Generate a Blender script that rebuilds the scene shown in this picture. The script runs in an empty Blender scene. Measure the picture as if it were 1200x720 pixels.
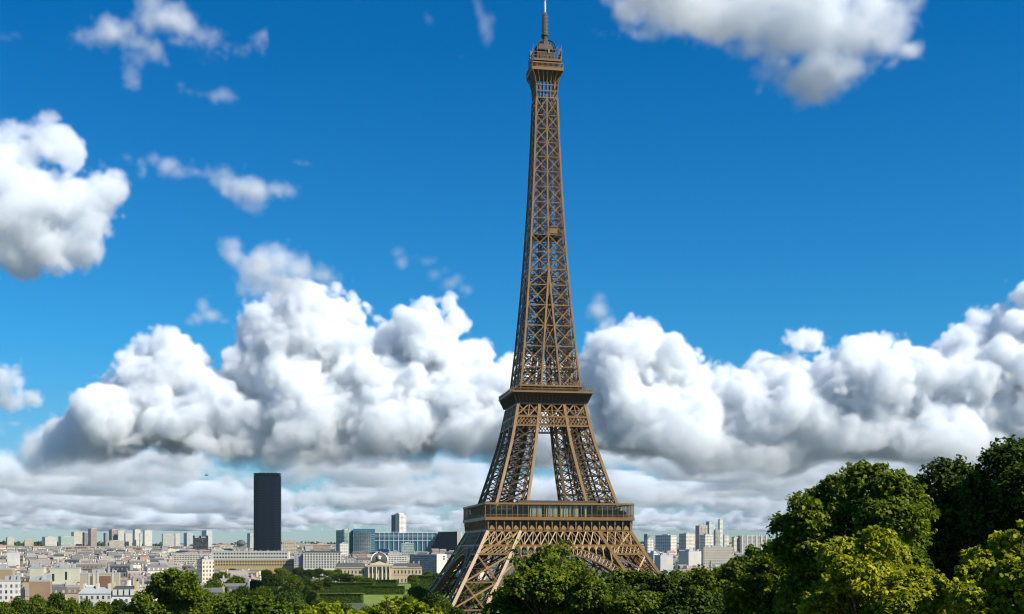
import bpy, math, random
import numpy as np
from mathutils import Vector, Matrix, Euler

# ------------------------------------------------------------------ camera, sky, sun, exposure
S = bpy.context.scene
C = S.collection
R = math.radians
F, HZ, CAMZ = 1470.0, 644.5, 42.0            # focal length and horizon row on the 1200x720 photograph; eye height above the quay

cam = bpy.data.cameras.new('camera')
cam_o = bpy.data.objects.new('camera', cam)
C.objects.link(cam_o)
cam_o.location = (0, 0, CAMZ)
cam_o.rotation_euler = (R(90), 0, 0)
cam.sensor_width = 36
cam.lens = 36 * F / 1200
cam.shift_y = (HZ - 360) / 1200
cam.clip_start = 1.0
cam.clip_end = 90000
S.camera = cam_o

SUN_AZ, SUN_EL = 117.0, 43.0                 # clockwise from the view direction
world = bpy.data.worlds.new('World')
S.world = world
world.use_nodes = True
wt = world.node_tree
bg = wt.nodes['Background']
sky = wt.nodes.new('ShaderNodeTexSky')
sky.sky_type = 'NISHITA'
sky.sun_disc = False
sky.sun_elevation = R(SUN_EL)
sky.sun_rotation = R(SUN_AZ)
sky.altitude = 0
sky.air_density = 1.0
sky.dust_density = 0.15
sky.ozone_density = 6.0
tint = wt.nodes.new('ShaderNodeMix')
tint.data_type = 'RGBA'
tint.blend_type = 'MULTIPLY'
tint.inputs['Factor'].default_value = 1.0
# the deep polarised blue of the day, strongest high up
tc = wt.nodes.new('ShaderNodeTexCoord')
sep = wt.nodes.new('ShaderNodeSeparateXYZ')
el = wt.nodes.new('ShaderNodeMapRange')
el.inputs['From Min'].default_value = 0.0
el.inputs['From Max'].default_value = 0.37
pol = wt.nodes.new('ShaderNodeValToRGB')
pe = pol.color_ramp.elements
pe[0].position, pe[0].color = 0.0, (0.74, 0.87, 1.03, 1)
pe[1].position, pe[1].color = 1.0, (0.015, 0.82, 1.30, 1)
pm_ = pe.new(0.42)
pm_.color = (0.22, 1.00, 1.30, 1)
wt.links.new(tc.outputs['Generated'], sep.inputs[0])
wt.links.new(sep.outputs[2], el.inputs[0])
wt.links.new(el.outputs[0], pol.inputs[0])
wt.links.new(pol.outputs[0], tint.inputs['B'])
wt.links.new(sky.outputs[0], tint.inputs['A'])
wt.links.new(tint.outputs['Result'], bg.inputs['Color'])
bg.inputs['Strength'].default_value = 0.067

sun = bpy.data.lights.new('sun', 'SUN')
sun.energy = 5.0
sun.angle = R(0.5)
sun.color = (1.0, 0.94, 0.83)
sun_o = bpy.data.objects.new('sun', sun)
C.objects.link(sun_o)
SUN_DIR = Vector((math.sin(R(SUN_AZ)) * math.cos(R(SUN_EL)), math.cos(R(SUN_AZ)) * math.cos(R(SUN_EL)), math.sin(R(SUN_EL))))
sun_o.rotation_euler = SUN_DIR.to_track_quat('Z', 'Y').to_euler()

S.view_settings.view_transform = 'Standard'
S.view_settings.look = 'None'
S.view_settings.gamma = 1
S.view_settings.exposure = 0.47
S.cycles.use_denoising = True
S.cycles.filter_width = 1.15
S.cycles.max_bounces = 14
S.cycles.diffuse_bounces = 3
S.cycles.glossy_bounces = 2
S.cycles.transmission_bounces = 4
S.cycles.transparent_max_bounces = 8
S.cycles.volume_bounces = 14
S.cycles.volume_step_rate = 1.0

# ------------------------------------------------------------------ helpers
rng = np.random.default_rng(11)
random.seed(11)


def at(px, py, d):
    """The point at distance d (metres along the view) seen at a pixel of the photograph."""
    return Vector(((px - 600) / F * d, d, CAMZ + (HZ - py) / F * d))


def px_of(x, y):
    return 600 + x / y * F


def py_of(z, y):
    return HZ - (z - CAMZ) / y * F


def ground_z(x, y):
    pts = ((-400, 28), (165, 28), (250, 20), (330, 10), (430, 2), (520, 0), (1900, 0), (3300, 18), (4600, 30), (5600, 44), (6600, 62), (7600, 70), (9000, 64), (20000, 40))
    z = float(np.interp(y, [p[0] for p in pts], [p[1] for p in pts]))
    if y > 4500:
        z += min(1, (y - 4500) / 1500) * (6 * math.sin(x / 610 + 1.3) + 4 * math.sin(x / 237 + .4))
    return z


def tag(o, label=None, cat=None, group=None, kind=None):
    if label:
        o['label'] = label
    if cat:
        o['category'] = cat
    if group:
        o['group'] = group
    if kind:
        o['kind'] = kind
    return o


def empty(name, loc, rz=0.0):
    o = bpy.data.objects.new(name, None)
    C.objects.link(o)
    o.location = loc
    o.rotation_euler = (0, 0, rz)
    o.empty_display_size = 1
    return o


def link(name, me, parent=None, loc=None, rz=0.0):
    o = bpy.data.objects.new(name, me)
    C.objects.link(o)
    if parent:
        o.parent = parent
    if loc is not None:
        o.location = loc
    if rz:
        o.rotation_euler = (0, 0, rz)
    return o


def copy_tree(o, parent=None):
    c = o.copy()
    C.objects.link(c)
    if parent:
        c.parent = parent
    for ch in list(o.children):
        copy_tree(ch, c)
    return c


def array_mesh(name, verts, nper, mats=(), face_attr=None):
    """A mesh from a big numpy vertex array in which every nper consecutive vertices are one face."""
    me = bpy.data.meshes.new(name)
    nv = len(verts)
    nf = nv // nper
    me.vertices.add(nv)
    me.vertices.foreach_set('co', np.ascontiguousarray(verts, np.float32).ravel())
    me.loops.add(nv)
    me.loops.foreach_set('vertex_index', np.arange(nv, dtype=np.int32))
    me.polygons.add(nf)
    me.polygons.foreach_set('loop_start', np.arange(0, nv, nper, dtype=np.int32))
    if face_attr is not None:
        a = me.attributes.new('tone', 'FLOAT', 'FACE')
        a.data.foreach_set('value', np.ascontiguousarray(face_attr, np.float32))
    for m in mats:
        me.materials.append(m)
    me.update(calc_edges=True)
    return me


class MB:
    """Collects bars, boxes, prisms and tubes into one mesh; keeps material, UV and tint per face."""

    def __init__(self):
        self.v, self.f, self.m, self.uv, self.t = [], [], [], [], []

    def face(self, idx, mat=0, uv=None, tint=(1, 1, 1)):
        self.f.append(idx)
        self.m.append(mat)
        self.uv.append(uv)
        self.t.append(tint)

    def hexa(self, p, mat=0, tint=(1, 1, 1)):
        """p: 8 points, bottom ring then top ring."""
        b = len(self.v)
        self.v.extend(tuple(q) for q in p)
        for q in ((3, 2, 1, 0), (4, 5, 6, 7), (0, 1, 5, 4), (1, 2, 6, 5), (2, 3, 7, 6), (3, 0, 4, 7)):
            self.face([b + i for i in q], mat, None, tint)

    def beam(self, p, q, w, h=None, n=(0, 0, 1), mat=0, tint=(1, 1, 1)):
        """A bar of w (across) by h (along n) from p to q."""
        h = h or w
        p, q, n = Vector(p), Vector(q), Vector(n)
        a = (q - p)
        if a.length < 1e-6:
            return
        a.normalize()
        s = a.cross(n)
        if s.length < 1e-4:
            s = a.cross(Vector((0.31, 0.9, 0.2)))
        s.normalize()
        u = s.cross(a).normalized()
        s, u = s * (w / 2), u * (h / 2)
        self.hexa([p - s - u, p + s - u, p + s + u, p - s + u, q - s - u, q + s - u, q + s + u, q - s + u], mat, tint)

    def box(self, x0, x1, y0, y1, z0, z1, mat=0, tint=(1, 1, 1), win=None, off=(0, 0, 0), rz=0.0, top=None, ttop=None):
        """Axis box; win: which sides ('f','b','l','r') carry window UVs. off/rz place it."""
        c, s = math.cos(rz), math.sin(rz)
        T = lambda x, y, z: (off[0] + x * c - y * s, off[1] + x * s + y * c, off[2] + z)
        b = len(self.v)
        for z in (z0, z1):
            for x, y in ((x0, y0), (x1, y0), (x1, y1), (x0, y1)):
                self.v.append(T(x, y, z))
        self.face([b + i for i in (3, 2, 1, 0)], mat, None, tint)
        self.face([b + i for i in (4, 5, 6, 7)], mat if top is None else top, None, ttop or tint)
        L = ((0, 1, 5, 4, 'f', x1 - x0), (1, 2, 6, 5, 'r', y1 - y0), (2, 3, 7, 6, 'b', x1 - x0), (3, 0, 4, 7, 'l', y1 - y0))
        for i0, i1, i2, i3, k, wd in L:
            uv = ((0, 0), (wd, 0), (wd, z1 - z0), (0, z1 - z0)) if win and k in win else None
            self.face([b + i0, b + i1, b + i2, b + i3], mat, uv, tint)

    def frustum(self, x0, x1, y0, y1, z0, z1, inx, iny, mat=0, tint=(1, 1, 1), off=(0, 0, 0), rz=0.0, mtop=None, ttop=None):
        c, s = math.cos(rz), math.sin(rz)
        T = lambda x, y, z: (off[0] + x * c - y * s, off[1] + x * s + y * c, off[2] + z)
        b = len(self.v)
        for z, ix, iy in ((z0, 0, 0), (z1, inx, iny)):
            for x, y in ((x0 + ix, y0 + iy), (x1 - ix, y0 + iy), (x1 - ix, y1 - iy), (x0 + ix, y1 - iy)):
                self.v.append(T(x, y, z))
        self.face([b + i for i in (3, 2, 1, 0)], mat, None, tint)
        self.face([b + i for i in (4, 5, 6, 7)], mat if mtop is None else mtop, None, ttop or tint)
        for q in ((0, 1, 5, 4), (1, 2, 6, 5), (2, 3, 7, 6), (3, 0, 4, 7)):
            self.face([b + i for i in q], mat, None, tint)

    def lathe(self, prof, c=(0, 0, 0), n=12, mat=0, tint=(1, 1, 1), sx=1.0, sy=1.0, ph=0.0):
        b = len(self.v)
        for r, z in prof:
            for k in range(n):
                a = ph + 2 * math.pi * k / n
                self.v.append((c[0] + r * math.cos(a) * sx, c[1] + r * math.sin(a) * sy, c[2] + z))
        for i in range(len(prof) - 1):
            for k in range(n):
                k2 = (k + 1) % n
                self.face([b + i * n + k, b + i * n + k2, b + (i + 1) * n + k2, b + (i + 1) * n + k], mat, None, tint)
        self.face([b + k for k in range(n)][::-1], mat, None, tint)
        self.face([b + (len(prof) - 1) * n + k for k in range(n)], mat, None, tint)

    def tube(self, pts, radii, n=7, mat=0):
        b = len(self.v)
        pts = [Vector(p) for p in pts]
        for i, p in enumerate(pts):
            a = (pts[min(i + 1, len(pts) - 1)] - pts[max(i - 1, 0)]).normalized()
            s = a.cross(Vector((0.2, 0.97, 0.1)))
            if s.length < 1e-3:
                s = a.cross(Vector((1, 0, 0)))
            s.normalize()
            u = a.cross(s)
            for k in range(n):
                t = 2 * math.pi * k / n
                self.v.append(tuple(p + (s * math.cos(t) + u * math.sin(t)) * radii[i]))
        for i in range(len(pts) - 1):
            for k in range(n):
                k2 = (k + 1) % n
                self.face([b + i * n + k, b + i * n + k2, b + (i + 1) * n + k2, b + (i + 1) * n + k], mat)
        self.face([b + (len(pts) - 1) * n + k for k in range(n)], mat)

    def mesh(self, name, mats):
        me = bpy.data.meshes.new(name)
        me.from_pydata(self.v, [], self.f)
        for m in (mats if isinstance(mats, (list, tuple)) else [mats]):
            me.materials.append(m)
        me.polygons.foreach_set('material_index', np.array(self.m, np.int32))
        if any(u is not None for u in self.uv):
            uvl = me.uv_layers.new(name='facade')
            flat = []
            for f, u in zip(self.f, self.uv):
                for k in range(len(f)):
                    flat.extend(u[k] if u is not None else (-9.0, -9.0))
            uvl.data.foreach_set('uv', np.array(flat, np.float32))
        if any(t != (1, 1, 1) for t in self.t):
            a = me.attributes.new('paint', 'FLOAT_COLOR', 'FACE')
            a.data.foreach_set('color', np.array([(*t, 1) for t in self.t], np.float32).ravel())
        me.update()
        return me

    def build(self, name, mats, parent=None, loc=None, rz=0.0):
        return link(name, self.mesh(name, mats), parent, loc, rz)


# ------------------------------------------------------------------ materials
def new_mat(name):
    m = bpy.data.materials.new(name)
    m.use_nodes = True
    nt = m.node_tree
    return m, nt, nt.nodes['Principled BSDF']


def nd(nt, typ, **kw):
    n = nt.nodes.new(typ)
    for k, v in kw.items():
        setattr(n, k, v)
    return n


def plain(name, col, rough=0.7, metal=0.0, spec=0.5, noise=0.0, scale=1.0):
    m, nt, p = new_mat(name)
    p.inputs['Base Color'].default_value = (*col, 1)
    p.inputs['Roughness'].default_value = rough
    p.inputs['Metallic'].default_value = metal
    p.inputs['Specular IOR Level'].default_value = spec
    if noise:
        tc = nd(nt, 'ShaderNodeTexCoord')
        nz = nd(nt, 'ShaderNodeTexNoise')
        nz.inputs['Scale'].default_value = scale
        nz.inputs['Detail'].default_value = 5
        nt.links.new(tc.outputs['Object'], nz.inputs['Vector'])
        mx = nd(nt, 'ShaderNodeMix', data_type='RGBA')
        mx.inputs['A'].default_value = (*[c * (1 - noise) for c in col], 1)
        mx.inputs['B'].default_value = (*[min(1, c * (1 + noise)) for c in col], 1)
        nt.links.new(nz.outputs['Fac'], mx.inputs['Factor'])
        nt.links.new(mx.outputs['Result'], p.inputs['Base Color'])
    return m


def math_node(nt, op, a, b=None, c=None):
    n = nd(nt, 'ShaderNodeMath', operation=op)
    for i, v in enumerate((a, b, c)):
        if v is None:
            continue
        if isinstance(v, (int, float)):
            n.inputs[i].default_value = v
        else:
            nt.links.new(v, n.inputs[i])
    return n.outputs[0]


def facade_mat(name, sx, sy, wx, wy, glass=(0.035, 0.045, 0.055), rough=0.8, by_paint=True, col=(0.6, 0.55, 0.45), wall_noise=0.22):
    """Rendered or stone wall with window openings laid out in metres on the wall's own UVs."""
    m, nt, p = new_mat(name)
    uv = nd(nt, 'ShaderNodeUVMap')
    uv.uv_map = 'facade'
    sp = nd(nt, 'ShaderNodeSeparateXYZ')
    nt.links.new(uv.outputs[0], sp.inputs[0])

    def band(src, step, width):
        fr = math_node(nt, 'FRACT', math_node(nt, 'DIVIDE', src, step))
        d = math_node(nt, 'ABSOLUTE', math_node(nt, 'SUBTRACT', fr, 0.5))
        return math_node(nt, 'LESS_THAN', d, width / 2)
    w = math_node(nt, 'MULTIPLY', band(sp.outputs[0], sx, wx), band(sp.outputs[1], sy, wy))
    w = math_node(nt, 'MULTIPLY', w, math_node(nt, 'GREATER_THAN', sp.outputs[0], -1.0))
    if by_paint:
        at_ = nd(nt, 'ShaderNodeAttribute', attribute_name='paint')
        base = at_.outputs['Color']
    else:
        rgb = nd(nt, 'ShaderNodeRGB')
        rgb.outputs[0].default_value = (*col, 1)
        base = rgb.outputs[0]
    geo = nd(nt, 'ShaderNodeNewGeometry')
    nz = nd(nt, 'ShaderNodeTexNoise')
    nz.inputs['Scale'].default_value = 0.13
    nz.inputs['Detail'].default_value = 6
    nt.links.new(geo.outputs['Position'], nz.inputs['Vector'])
    vr = math_node(nt, 'MULTIPLY_ADD', nz.outputs['Fac'], wall_noise * 2, 1 - wall_noise)
    sc = nd(nt, 'ShaderNodeVectorMath', operation='SCALE')
    nt.links.new(base, sc.inputs[0])
    nt.links.new(vr, sc.inputs['Scale'])
    mx = nd(nt, 'ShaderNodeMix', data_type='RGBA')
    nt.links.new(w, mx.inputs['Factor'])
    nt.links.new(sc.outputs[0], mx.inputs['A'])
    cell = nd(nt, 'ShaderNodeCombineXYZ')
    nt.links.new(math_node(nt, 'FLOOR', math_node(nt, 'DIVIDE', sp.outputs[0], sx)), cell.inputs[0])
    nt.links.new(math_node(nt, 'FLOOR', math_node(nt, 'DIVIDE', sp.outputs[1], sy)), cell.inputs[1])
    wn = nd(nt, 'ShaderNodeTexWhiteNoise', noise_dimensions='3D')
    nt.links.new(cell.outputs[0], wn.inputs['Vector'])
    bl = nd(nt, 'ShaderNodeMix', data_type='RGBA')          # some windows have pale blinds or shutters
    nt.links.new(math_node(nt, 'POWER', wn.outputs['Value'], 3.0), bl.inputs['Factor'])
    bl.inputs['A'].default_value = (*glass, 1)
    bl.inputs['B'].default_value = (.34, .32, .27, 1)
    nt.links.new(bl.outputs['Result'], mx.inputs['B'])
    nt.links.new(mx.outputs['Result'], p.inputs['Base Color'])
    nt.links.new(math_node(nt, 'MULTIPLY_ADD', w, 0.15 - rough, rough), p.inputs['Roughness'])
    return m


M = {}
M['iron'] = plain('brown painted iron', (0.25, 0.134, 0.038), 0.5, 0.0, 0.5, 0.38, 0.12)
M['iron_brace_shade'] = plain('bracing iron with painted shade', (0.065, 0.038, 0.016), 0.6, 0.0, 0.4, 0.25, 0.35)  # darker copy of the tower paint; interior shade put into the colour
M['iron_dark'] = plain('dark brown painted iron', (0.065, 0.042, 0.024), 0.6, 0, 0.4, 0.2, 0.5)  # darkened tower paint, stands in for shade inside and under the decks
M['iron_grey'] = plain('weathered grey iron', (0.20, 0.17, 0.14), 0.6, 0, 0.4, 0.2, 0.5)
M['mast'] = plain('pale grey mast paint', (0.55, 0.56, 0.56), 0.5)
M['curtain'] = plain('cream blind cloth', (0.55, 0.52, 0.38), 0.9, 0, .3, 0.15, 0.8)
M['masonry'] = plain('pier masonry', (0.38, 0.33, 0.25), 0.85, 0, .3, .2, .3)
M['facade'] = facade_mat('plastered facade with windows', 2.7, 3.2, 0.42, 0.56)
M['slab'] = facade_mat('tower block facade', 4.2, 3.2, 0.62, 0.45)
M['zinc'] = facade_mat('zinc roof', 1e4, 1e4, 0, 0, rough=0.55)
M['white_wall'] = plain('white render', (0.60, 0.57, 0.48), 0.8, 0, .3, .08, .05)
M['cream_wall'] = plain('cream stone', (0.52, 0.41, 0.25), 0.8, 0, .3, .12, .06)
M['ochre_wall'] = plain('ochre stone', (0.50, 0.37, 0.17), 0.8, 0, .3, .12, .06)
M['slate'] = plain('dark slate roof', (0.075, 0.08, 0.085), 0.6, 0, .4, .25, .3)
M['pane'] = plain('dark window glass', (0.03, 0.04, 0.05), 0.12, 0, .6)
M['teal_glass'] = plain('teal curtain glass', (0.05, 0.16, 0.20), 0.15, 0, .7, .25, .08)
M['pale_teal'] = plain('pale green glass cladding', (0.26, 0.42, 0.40), 0.25, 0, .6, .12, .08)
M['dark_glass'] = plain('near black tinted glass', (0.004, 0.008, 0.014), 0.35, 0, .15, .3, .05)
M['mullion'] = plain('bronze mullion', (0.014, 0.020, 0.028), 0.45, 0.1)
M['white_steel'] = plain('white painted steel', (0.75, 0.77, 0.76), 0.5)
M['pale_stone'] = plain('pale column stone', (0.70, 0.60, 0.44), 0.8, 0, .3, .1, .2)
M['concrete'] = plain('grey concrete', (0.42, 0.42, 0.40), 0.8, 0, .3, .12, .06)
M['bark'] = plain('grey brown bark', (0.085, 0.065, 0.045), 0.9, 0, .2, .35, 2.0)


def leaf_mat(name, dark, mid, light, trans=0.30):
    m, nt, p = new_mat(name)
    a = nd(nt, 'ShaderNodeAttribute', attribute_name='tone')
    cr = nd(nt, 'ShaderNodeValToRGB')
    e = cr.color_ramp.elements
    e[0].color = (*dark, 1)
    e[0].position = 0.0
    e[1].color = (*light, 1)
    e[1].position = 1.0
    k = cr.color_ramp.elements.new(0.55)
    k.color = (*mid, 1)
    nt.links.new(a.outputs['Fac'], cr.inputs[0])
    nt.links.new(cr.outputs[0], p.inputs['Base Color'])
    p.inputs['Roughness'].default_value = 0.6
    p.inputs['Specular IOR Level'].default_value = 0.16
    tr = nd(nt, 'ShaderNodeBsdfTranslucent')
    nt.links.new(cr.outputs[0], tr.inputs['Color'])
    mx = nd(nt, 'ShaderNodeMixShader')
    mx.inputs[0].default_value = trans
    nt.links.new(p.outputs[0], mx.inputs[1])
    nt.links.new(tr.outputs[0], mx.inputs[2])
    nt.links.new(mx.outputs[0], nt.nodes['Material Output'].inputs['Surface'])
    return m


M['leaf_green'] = leaf_mat('green plane leaves', (0.035, 0.070, 0.004), (0.105, 0.155, 0.007), (0.26, 0.27, 0.012), .36)
M['leaf_sunlit'] = leaf_mat('leaves with painted sunlight', (0.080, 0.120, 0.005), (0.25, 0.285, 0.010), (0.55, 0.48, 0.016), .36)  # sunlight on the low near crowns put into the leaf colours
M['leaf_dark'] = leaf_mat('deep green leaves', (0.018, 0.040, 0.004), (0.042, 0.080, 0.005), (0.11, 0.145, 0.008), 0.26)
M['leaf_hedge'] = leaf_mat('bright clipped leaves', (0.035, 0.070, 0.004), (0.065, 0.110, 0.006), (0.12, 0.165, 0.010), 0.2)
M['leaf_fresh'] = leaf_mat('fresh lime leaves', (0.10, 0.15, 0.004), (0.21, 0.26, 0.006), (0.34, 0.36, 0.012), .36)


def glass_mat():
    m, nt, p = new_mat('clear safety glass')
    nt.nodes.remove(p)
    t = nd(nt, 'ShaderNodeBsdfTransparent')
    t.inputs[0].default_value = (0.86, 0.88, 0.86, 1)
    g = nd(nt, 'ShaderNodeBsdfGlossy')
    g.inputs['Roughness'].default_value = 0.05
    mx = nd(nt, 'ShaderNodeMixShader')
    mx.inputs[0].default_value = 0.025
    nt.links.new(t.outputs[0], mx.inputs[1])
    nt.links.new(g.outputs[0], mx.inputs[2])
    nt.links.new(mx.outputs[0], nt.nodes['Material Output'].inputs['Surface'])
    return m


M['glass'] = glass_mat()


def ground_mat():
    m, nt, p = new_mat('ground cover')
    geo = nd(nt, 'ShaderNodeNewGeometry')
    sp = nd(nt, 'ShaderNodeSeparateXYZ')
    nt.links.new(geo.outputs['Position'], sp.inputs[0])

    def noise(scale, detail=6):
        n = nd(nt, 'ShaderNodeTexNoise')
        n.inputs['Scale'].default_value = scale
        n.inputs['Detail'].default_value = detail
        nt.links.new(geo.outputs['Position'], n.inputs['Vector'])
        return n.outputs['Fac']

    def ramp(src, stops):
        r = nd(nt, 'ShaderNodeValToRGB')
        e = r.color_ramp.elements
        e[0].position, e[0].color = stops[0][0], (*stops[0][1], 1)
        e[1].position, e[1].color = stops[-1][0], (*stops[-1][1], 1)
        for q, c in stops[1:-1]:
            k = e.new(q)
            k.color = (*c, 1)
        nt.links.new(src, r.inputs[0])
        return r.outputs[0]
    near = ramp(noise(0.15), ((.35, (.035, .045, .012)), (.5, (.06, .085, .018)), (.7, (.11, .10, .05))))
    town = ramp(noise(0.03), ((.35, (.10, .10, .095)), (.5, (.05, .06, .045)), (.68, (.22, .20, .17))))
    hill = ramp(noise(0.006, 9), ((.38, (.018, .030, .016)), (.52, (.03, .048, .022)), (.62, (.09, .085, .07))))

    def mix(f, a, b):
        x = nd(nt, 'ShaderNodeMix', data_type='RGBA')
        nt.links.new(f, x.inputs['Factor'])
        nt.links.new(a, x.inputs['A'])
        nt.links.new(b, x.inputs['B'])
        return x.outputs['Result']
    f1 = nd(nt, 'ShaderNodeMapRange')
    f1.inputs['From Min'].default_value, f1.inputs['From Max'].default_value = 1500, 1900
    nt.links.new(sp.outputs[1], f1.inputs[0])
    f2 = nd(nt, 'ShaderNodeMapRange')
    f2.inputs['From Min'].default_value, f2.inputs['From Max'].default_value = 4800, 5600
    nt.links.new(sp.outputs[1], f2.inputs[0])
    nt.links.new(mix(f2.outputs[0], mix(f1.outputs[0], near, town), hill), p.inputs['Base Color'])
    p.inputs['Roughness'].default_value = 0.95
    return m


def grass_mat():
    m, nt, p = new_mat('mown grass')
    geo = nd(nt, 'ShaderNodeNewGeometry')
    n = nd(nt, 'ShaderNodeTexNoise')
    n.inputs['Scale'].default_value = 0.08
    n.inputs['Detail'].default_value = 8
    nt.links.new(geo.outputs['Position'], n.inputs['Vector'])
    r = nd(nt, 'ShaderNodeValToRGB')
    r.color_ramp.elements[0].position, r.color_ramp.elements[0].color = .3, (.10, .15, .010, 1)
    r.color_ramp.elements[1].position, r.color_ramp.elements[1].color = .7, (.19, .24, .016, 1)
    nt.links.new(n.outputs['Fac'], r.inputs[0])
    nt.links.new(r.outputs[0], p.inputs['Base Color'])
    p.inputs['Roughness'].default_value = 0.9
    return m


# ------------------------------------------------------------------ ground sheet
ys = np.concatenate([np.arange(-200, 600, 20), np.arange(600, 2000, 70), np.arange(2000, 6000, 150), np.arange(6000, 20001, 500)])
us = np.linspace(-1, 1, 97)
gv, gf = [], []
for y in ys:
    wd = 320 + 0.75 * max(y, 0)
    for u in us:
        gv.append((u * wd, y, ground_z(u * wd, y)))
nu = len(us)
for i in range(len(ys) - 1):
    for j in range(nu - 1):
        gf.append((i * nu + j, i * nu + j + 1, (i + 1) * nu + j + 1, (i + 1) * nu + j))
gm = bpy.data.meshes.new('ground')
gm.from_pydata(gv, [], gf)
gm.materials.append(ground_mat())
for pl in gm.polygons:
    pl.use_smooth = True
tag(link('ground', gm), kind='structure')
# ------------------------------------------------------------------ the iron tower
TX, TY, TROT = 16.1, 617.0, R(10.3)
tower = empty('iron_lattice_tower', (TX, TY, 0), TROT)
tag(tower, 'giant brown iron lattice tower on four splayed legs, rising above the trees', 'tower')

HPROF = ((0, 62.5), (47.5, 35.4), (57, 31.0), (61.5, 29.5), (80, 23.9), (97.7, 18.9), (108, 17.3), (117, 15.0), (140, 12.6), (166, 10.3), (190, 8.6), (216, 7.05), (240, 6.0), (262, 5.2), (280, 5.0))
LPROF = ((0, 15.6), (50, 15.4), (61, 14.8), (98, 11.2), (112, 10.3), (117, 10.0))


def hz_(z):
    return float(np.interp(z, [a for a, b in HPROF], [b for a, b in HPROF]))


def lz_(z):
    if z <= 117:
        return float(np.interp(z, [a for a, b in LPROF], [b for a, b in LPROF]))
    return hz_(z) - max(0.0, 5.0 * (178 - z) / 61)


def lace(mb, a0, b0, a1, b1, n, w, t, sub=0, mat=0):
    """One braced panel between two chords: a X, a foot strut, and finer lattice if sub."""
    a0, b0, a1, b1 = map(Vector, (a0, b0, a1, b1))
    mb.beam(a0, b1, w, t, n, mat)
    mb.beam(b0, a1, w, t * .86, n, mat)
    mb.beam(a0, b0, w * .9, t * .93, n, mat)
    if sub:
        am, bm_, tm, lm = (a0 + a1) / 2, (b0 + b1) / 2, (a1 + b1) / 2, (a0 + b0) / 2
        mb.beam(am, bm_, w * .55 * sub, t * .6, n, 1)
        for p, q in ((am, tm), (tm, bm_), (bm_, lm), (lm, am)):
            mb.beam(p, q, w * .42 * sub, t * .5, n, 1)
        c = (a0 + b1 + b0 + a1) / 4
        mb.beam(c - (b1 - a0).normalized() * w, c + (b1 - a0).normalized() * w, w * 1.9, t * 1.1, n, mat)   # gusset


def leg_lattice(mb, sx, sy, levels, cw, bw, sub=1, outer=True):
    def pt(i, j, z):
        h, l = hz_(z), lz_(z)
        return Vector((sx * (h - i * l), sy * (h - j * l), z))
    for z0, z1 in zip(levels[:-1], levels[1:]):
        for i in (0, 1):
            for j in (0, 1):
                c = cw if (i, j) != (1, 1) else cw * .8
                mb.beam(pt(i, j, z0), pt(i, j, z1), c, c, (0, sy, 0))
        faces = (((0, 0), (1, 0), (0, sy, 0)), ((0, 0), (0, 1), (sx, 0, 0)), ((0, 1), (1, 1), (0, sy, 0)), ((1, 0), (1, 1), (sx, 0, 0)))
        for a, b, n in faces:
            lace(mb, pt(*a, z0), pt(*b, z0), pt(*a, z1), pt(*b, z1), n, bw, bw * .8, sub, 0 if outer and (0, 0) in (a, b) else 1)  # inner faces take the iron with shade painted in
        mb.beam(pt(0, 0, z0), pt(1, 1, z0), bw * .6, bw * .5, mat=1)
        mb.beam(pt(0, 1, z0), pt(1, 0, z0), bw * .6, bw * .45, mat=1)


LOW = [3.5, 15.2, 27.4, 39.8, 50.6]
MID = [62.5, 70, 77.5, 85, 92.8, 101.0, 111.8]
HI = [119.5]
while HI[-1] < 172:
    HI.append(HI[-1] + (10.4 - 0.012 * (HI[-1] - 119)))
HI[-1] = 178.0
TOPL = [178.0]
while TOPL[-1] < 258:
    TOPL.append(TOPL[-1] + 8.6 - 0.028 * (TOPL[-1] - 178))
TOPL[-1] = 262.0

for sx in (-1, 1):
    for sy in (-1, 1):
        mb = MB()
        leg_lattice(mb, sx, sy, LOW, 1.4, 0.76, .7)
        # the lift track that climbs inside the leg
        for off in (-1.6, 1.6):
            for z0, z1 in zip(LOW[:-1], LOW[1:]):
                f = lambda z: (sx * (hz_(z) - lz_(z) / 2) + off, sy * (hz_(z) - lz_(z) / 2) + off * .3, z)
                mb.beam(f(z0), f(z1), .5, .9, mat=1)
        lg = mb.build('leg', [M['iron'], M['iron_brace_shade']], tower)
        pm = MB()
        pm.frustum(-10.5, 10.5, -10.5, 10.5, 0, 3.5, 1.2, 1.2, off=(sx * 54.0, sy * 54.0, 0))
        pm.build('masonry_pier', M['masonry'], lg)
        mb = MB()
        leg_lattice(mb, sx, sy, MID, 1.3, 0.52, 1.25, False)
        for off in (-1.2, 1.2):
            f = lambda z: (sx * (hz_(z) - lz_(z) / 2) + off, sy * (hz_(z) - lz_(z) / 2) + off * .3, z)
            for z0, z1 in zip(MID[:-1], MID[1:]):
                mb.beam(f(z0), f(z1), .5, .8, mat=1)
        mb.build('upper_leg', [M['iron'], M['iron_brace_shade']], tower)

# --- the four great arches with their arcaded spandrels
AR, AZ0, AT = 40.5, 2.4, 3.1


def side_pt(k, u, z, out=0.0):
    """u across, z up, on the leaning face k (0 front, 1 right, 2 back, 3 left)."""
    h = hz_(z) + out
    return Vector(((u, -h, z), (h, u, z), (-u, h, z), (-h, -u, z))[k])


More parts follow.
